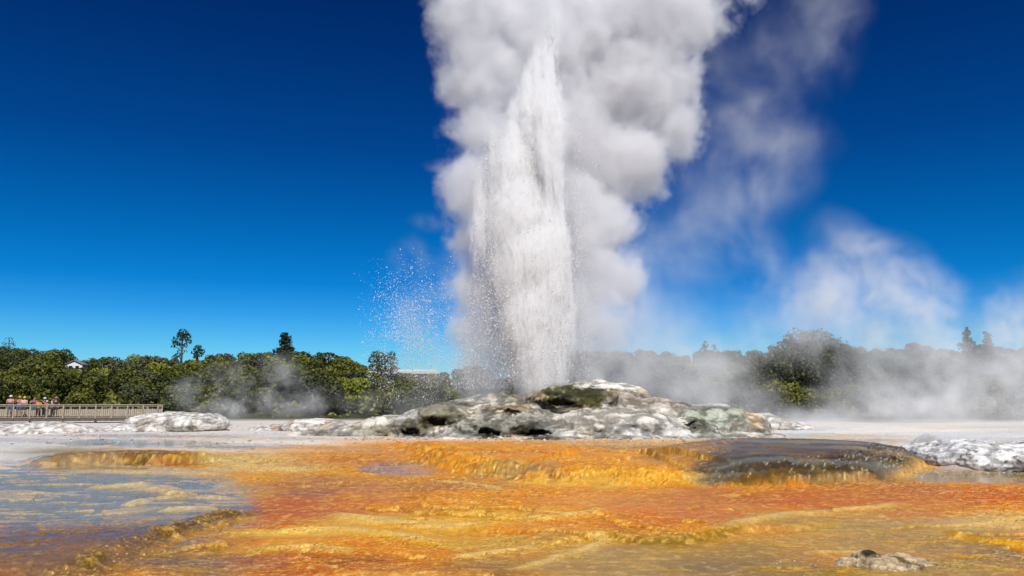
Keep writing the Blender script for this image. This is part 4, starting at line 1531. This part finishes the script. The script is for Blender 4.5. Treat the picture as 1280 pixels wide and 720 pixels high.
# ------------------------------------------------------------------ steam
def steam(name, lo, hi, voxel, blobs, dens, noise, edge, label, zfade=None, soft=False, colour=(.995, .995, .995), k=.9, squash=(1, 1, 1), grain=None):
    """a cloud: smooth union of ellipsoids (centre, radii, weight) broken up by turbulence, sampled into a density grid"""
    g = bpy.data.node_groups.new(name, 'GeometryNodeTree')
    g.interface.new_socket('Geometry', in_out='OUTPUT', socket_type='NodeSocketGeometry')
    N, Lk = g.nodes.new, g.links.new

    def mth(op, a, b=None, c=None):
        n = N('ShaderNodeMath')
        n.operation = op
        for i, q in enumerate((a, b, c)):
            if q is None:
                continue
            if isinstance(q, (int, float)):
                n.inputs[i].default_value = q
            else:
                Lk(q, n.inputs[i])
        return n.outputs[0]

    def vec(op, a, b=None, scale=None):
        n = N('ShaderNodeVectorMath')
        n.operation = op
        for i, q in enumerate((a, b)):
            if q is None:
                continue
            if isinstance(q, (tuple, Vector)):
                n.inputs[i].default_value = tuple(q)
            else:
                Lk(q, n.inputs[i])
        if scale is not None:
            n.inputs['Scale'].default_value = scale
        return n

    def ramp(x, a, b, c=0.0, d=1.0):
        n = N('ShaderNodeMapRange')
        n.interpolation_type = 'SMOOTHSTEP'
        Lk(x, n.inputs[0])
        for i, q in zip((1, 2, 3, 4), (a, b, c, d)):
            n.inputs[i].default_value = q
        return n.outputs[0]

    pos = N('GeometryNodeInputPosition').outputs[0]
    # domain warp
    (ws, wa), (ns, na, nr) = noise
    wn = N('ShaderNodeTexNoise')
    wn.inputs['Scale'].default_value = ws
    wn.inputs['Detail'].default_value = 2
    Lk(pos, wn.inputs['Vector'])
    wv = vec('SCALE', vec('SUBTRACT', wn.outputs['Color'], (.5, .5, .5)).outputs[0], None, wa).outputs[0]
    wp = vec('ADD', pos, wv).outputs[0]
    acc = None
    for ctr, rad, wgt in blobs:
        ln = vec('LENGTH', vec('MULTIPLY', vec('SUBTRACT', wp, tuple(ctr)).outputs[0], tuple(1 / r for r in rad)).outputs[0]).outputs['Value']
        if soft:
            f = mth('MULTIPLY', ramp(ln, 1.0, 0.0), wgt)
            acc = f if acc is None else mth('ADD', acc, f)
        else:
            f = mth('MULTIPLY_ADD', ln, -min(rad[0], rad[2]), min(rad[0], rad[2]))
            acc = f if acc is None else mth('SMOOTH_MAX', acc, f, k)
    nz = N('ShaderNodeTexNoise')
    nz.inputs['Scale'].default_value = ns
    nz.inputs['Detail'].default_value = 7
    nz.inputs['Roughness'].default_value = nr
    nv = vec('MULTIPLY', wp, squash).outputs[0]
    Lk(nv, nz.inputs['Vector'])
    nf = nz.outputs['Fac']
    if soft:
        n2_ = N('ShaderNodeTexNoise')
        n2_.inputs['Scale'].default_value = ns * 3.1
        n2_.inputs['Detail'].default_value = 6
        n2_.inputs['Roughness'].default_value = .62
        Lk(nv, n2_.inputs['Vector'])
        nf = mth('MULTIPLY_ADD', mth('SUBTRACT', n2_.outputs['Fac'], .5), .85, nf)
        d = mth('MULTIPLY', acc, ramp(nf, .5 - na * .6, .5 + na))
    else:
        # cauliflower billows plus fine wisps
        n2_ = N('ShaderNodeTexNoise')
        n2_.inputs['Scale'].default_value = ns * 2.2
        n2_.inputs['Detail'].default_value = 5
        n2_.inputs['Roughness'].default_value = .6
        Lk(nv, n2_.inputs['Vector'])
        bil = mth('ABSOLUTE', mth('SUBTRACT', n2_.outputs['Fac'], .5))
        v = mth('ADD', acc, mth('MULTIPLY', mth('SUBTRACT', nf, .5), na))
        v = mth('ADD', v, mth('MULTIPLY', bil, na * .4))
        if grain:
            n3_ = N('ShaderNodeTexNoise')
            n3_.inputs['Scale'].default_value = grain[0]
            n3_.inputs['Detail'].default_value = 3
            n3_.inputs['Roughness'].default_value = .7
            Lk(vec('MULTIPLY', pos, (1, 1, .45)).outputs[0], n3_.inputs['Vector'])
            v = mth('ADD', v, mth('MULTIPLY', mth('SUBTRACT', n3_.outputs['Fac'], .5), grain[1]))
        d = ramp(v, 0, edge)
    if zfade:
        sep = N('ShaderNodeSeparateXYZ')
        Lk(pos, sep.inputs[0])
        d = mth('MULTIPLY', d, ramp(sep.outputs['Z'], *zfade))
    vc = N('GeometryNodeVolumeCube')
    Lk(d, vc.inputs['Density'])
    vc.inputs['Background'].default_value = 0
    vc.inputs['Min'].default_value = lo
    vc.inputs['Max'].default_value = hi
    for a, l_, h_ in zip('XYZ', lo, hi):
        vc.inputs['Resolution ' + a].default_value = max(8, int((h_ - l_) / voxel))
    m = bpy.data.materials.new(name)
    m.use_nodes = True
    t = m.node_tree
    t.nodes.clear()
    pv = t.nodes.new('ShaderNodeVolumePrincipled')
    pv.inputs['Density'].default_value = dens
    pv.inputs['Color'].default_value = (*colour, 1)
    mo = t.nodes.new('ShaderNodeOutputMaterial')
    t.links.new(pv.outputs[0], mo.inputs['Volume'])
    smn = N('GeometryNodeSetMaterial')
    smn.inputs['Material'].default_value = m
    Lk(vc.outputs[0], smn.inputs[0])
    go = N('NodeGroupOutput')
    Lk(smn.outputs[0], go.inputs[0])
    vol = bpy.data.volumes.new(name)
    vol.materials.append(m)
    ob = bpy.data.objects.new(name, vol)
    COL.objects.link(ob)
    md = ob.modifiers.new('density', 'NODES')
    md.node_group = g
    tag(ob, label, 'steam', None, 'stuff')
    return ob


def blob(u, v, r, Y, ry=.8, rv=1.0, w=1.0):
    s = Y / F
    return (tuple(P(u, v, Y)), (r * s, r * s * ry, r * rv * s), w)


def bounds(bl, pad=1.0, zmin=.3):
    lo = [min(c[i] - r[i] for c, r, _ in bl) - pad for i in range(3)]
    hi = [max(c[i] + r[i] for c, r, _ in bl) + pad for i in range(3)]
    lo[2] = max(lo[2], zmin)
    return tuple(lo), tuple(hi)


PLUME = [(592, 20, 62, 51.5), (600, 95, 62, 51.5), (602, 160, 54, 51.5), (590, 236, 50, 50.5), (606, 300, 52, 51), (608, 360, 54, 51), (608, 430, 54, 51),
         (690, 50, 95, 54), (690, 170, 92, 54), (692, 280, 88, 53.5), (690, 370, 78, 53), (686, 450, 62, 52.5),
         (800, 10, 100, 55), (868, 18, 56, 55), (795, 110, 88, 55), (850, 160, 46, 54), (775, 200, 74, 54.5), (746, 280, 60, 53.5), (748, 345, 58, 53), (738, 420, 54, 52.5), (720, 480, 46, 52), (610, 480, 40, 51),
         (640, -70, 110, 54), (800, -90, 130, 56), (915, -50, 70, 55), (730, -190, 150, 56)]
pl = [blob(u, v, r, Y, .85) for u, v, r, Y in PLUME]
lo, hi = bounds(pl, 1.0, 1.0)
steam('steam_plume', lo, (hi[0], hi[1], 32), .105, pl, .95, ((.3, 2.4), (.44, 5.0, .68)), 1.6,
      'huge white steam column billowing up behind the water jet', zfade=(1.5, 13.0, .42, 1.0), grain=(1.5, 1.3), colour=(.925, .922, .932))
def tall(u, v, ru, rv, Y=48, ry=1.0, w=1.0):
    s = Y / F
    return (tuple(P(u, v, Y)), (ru * s, ru * s * ry, rv * s), w)


JETB = [tall(677, 150, 17, 90, 47.2), tall(683, 110, 13, 80, 47.2), tall(692, 22, 9, 50, 47.4), tall(690, 50, 10, 66, 47.4), tall(686, 85, 13, 76, 47.4), tall(672, 100, 14, 60, 47.6), tall(660, 140, 18, 66, 47.6), tall(692, 170, 17, 100, 47.3), tall(650, 175, 20, 60), tall(642, 220, 32, 70), tall(646, 275, 42, 80), tall(655, 330, 45, 80), tall(664, 390, 42, 80), tall(672, 440, 38, 70), tall(676, 475, 35, 60),
        tall(699, 390, 19, 110), tall(688, 330, 26, 110, 47.7), tall(690, 250, 14, 100), tall(620, 210, 12, 70), tall(602, 270, 12, 70)]
lo, hi = bounds(JETB, .6, 1.5)
steam('jet_core', lo, hi, .05, JETB, 6.5, ((.6, .35), (1.3, 1.8, .72)), .75, 'dense white heart of the water jet', squash=(1, 1, .10), grain=(5.5, 1.15), k=.2, colour=(1, 1, 1))
FALL = [tall(600, 420, 44, 130, 49, .7), tall(588, 450, 36, 80, 48.6, .7), tall(616, 330, 38, 110, 49, .7), tall(598, 260, 30, 70, 49, .7, .7), tall(722, 400, 20, 110, 49, .8, .5), tall(718, 300, 15, 100, 49, .8, .4), tall(622, 455, 30, 60, 48.8, .7, .6)]
lo, hi = bounds(FALL, .4, 1.2)
steam('falling_mist', lo, hi, .12, FALL, .7, ((.4, .8), (1.2, .2, .6)), 1, 'grey curtain of water and mist falling back left of the jet', soft=True, squash=(1, 1, .14))
veil = [blob(1000, 60, 100, 58, .5), blob(930, 150, 90, 58, .5), blob(1040, 20, 70, 58, .5), blob(900, 250, 110, 57, .5), blob(960, 220, 90, 57, .5, .8), blob(1000, 380, 100, 58, .5, .8), blob(1060, 300, 70, 60, .5, .5), blob(940, 330, 80, 57, .5), blob(820, 380, 90, 55, .6, 1.5), blob(850, 320, 80, 56, .6, 1.2), blob(790, 330, 60, 55, .6, 1.2), blob(770, 420, 80, 54, .6, 1.6), blob(1000, 180, 80, 58, .5, .6), blob(960, 400, 90, 58, .6), blob(790, 450, 70, 55, .6), blob(880, 60, 80, 57, .5), blob(880, 440, 80, 57, .6)]
lo, hi = bounds(veil, .5, 1.0)
steam('steam_veil', lo, hi, .2, veil, .22, ((.12, 4.5), (.2, .40, .6)), 1, 'thin bluish veil of steam drifting right of the plume', soft=True, squash=(1, 1, .8))
bank = [blob(1075, 320, 48, 66, .8), blob(1030, 360, 60, 66, .8), blob(1110, 350, 70, 66, .8), blob(1160, 380, 70, 67, .8), blob(1060, 410, 90, 66, .8), blob(1150, 450, 110, 68, .8), blob(1260, 400, 60, 70, .8), blob(1250, 470, 110, 70, .8),
        blob(1100, 500, 110, 66, .8, .5), blob(1350, 430, 120, 72, .8), blob(1200, 510, 130, 66, .8, .35), blob(1000, 520, 100, 64, .8, .25), blob(900, 500, 90, 62, .8, .4), blob(960, 430, 60, 64, .8, .6), blob(820, 455, 90, 60, .8, 1.1), blob(890, 450, 70, 62, .8, .8), blob(760, 480, 60, 58, .8, .5)]
lo, hi = bounds(bank, .5, 1.1)
steam('steam_bank', lo, hi, .2, bank, .42, ((.14, 4.0), (.22, .36, .6)), 1, 'low grey-white steam bank hiding the trees on the right', soft=True)
fum = [blob(240, 495, 42, 74, .8, .7), blob(290, 480, 44, 76, .8, .8), blob(262, 466, 22, 76, .8), blob(330, 500, 60, 76, .8, .6), blob(390, 505, 60, 74, .8, .5), blob(350, 470, 40, 78, .8), blob(180, 517, 30, 72, .8, .4), blob(280, 512, 60, 74, .8, .35)]
lo, hi = bounds(fum, .5, 1.1)
steam('steam_wisp', lo, hi, .2, fum, .24, ((.2, 2.0), (.34, .15, .56)), 1, 'small grey steam wisp rising left of the mound by the boardwalk end', soft=True)
mist = [blob(520, 400, 46, 50, .6, 1.4), blob(548, 350, 36, 50, .6, 1.4), blob(510, 330, 40, 50, .6, 1.2), blob(556, 210, 40, 52, .6, .2), blob(545, 280, 44, 52, .6, .35), blob(560, 440, 60, 50, .6, 1), blob(520, 480, 70, 50, .6, .6), blob(460, 505, 60, 50, .6, .35),
        blob(585, 492, 80, 49, .6, 1.3), blob(632, 486, 46, 47.0, .6, 4.0), blob(598, 497, 44, 46.4, .6, 3.4), blob(556, 507, 50, 46.0, .6, 1.6), blob(505, 517, 50, 46, .6, .8), blob(668, 478, 34, 46.8, .6, 2.0), blob(770, 440, 70, 52, .6, .8), blob(585, 400, 60, 51, .6, .9), blob(580, 340, 50, 51, .6, .7), blob(790, 380, 60, 52, .6, .7), blob(770, 480, 60, 51, .6, .8), blob(850, 490, 80, 52, .6, .35), blob(560, 470, 60, 49, .6, .5)]
lo, hi = bounds(mist, .5, 1.0)
steam('spray_mist', lo, hi, .16, mist, .22, ((.2, 2.2), (.4, .34, .6)), 1, 'fine mist of spray hanging left of the jet and over the mound', soft=True)
# ------------------------------------------------------------------ render settings
sc.cycles.max_bounces = 18
sc.cycles.diffuse_bounces = 10
sc.cycles.glossy_bounces = 3
sc.cycles.transparent_max_bounces = 16
sc.cycles.volume_bounces = 16
sc.cycles.volume_step_rate = 1.5
sc.cycles.volume_max_steps = 400
sc.cycles.use_denoising = True
sc.cycles.sample_clamp_indirect = 8
sc.cycles.caustics_reflective = False
sc.cycles.caustics_refractive = False
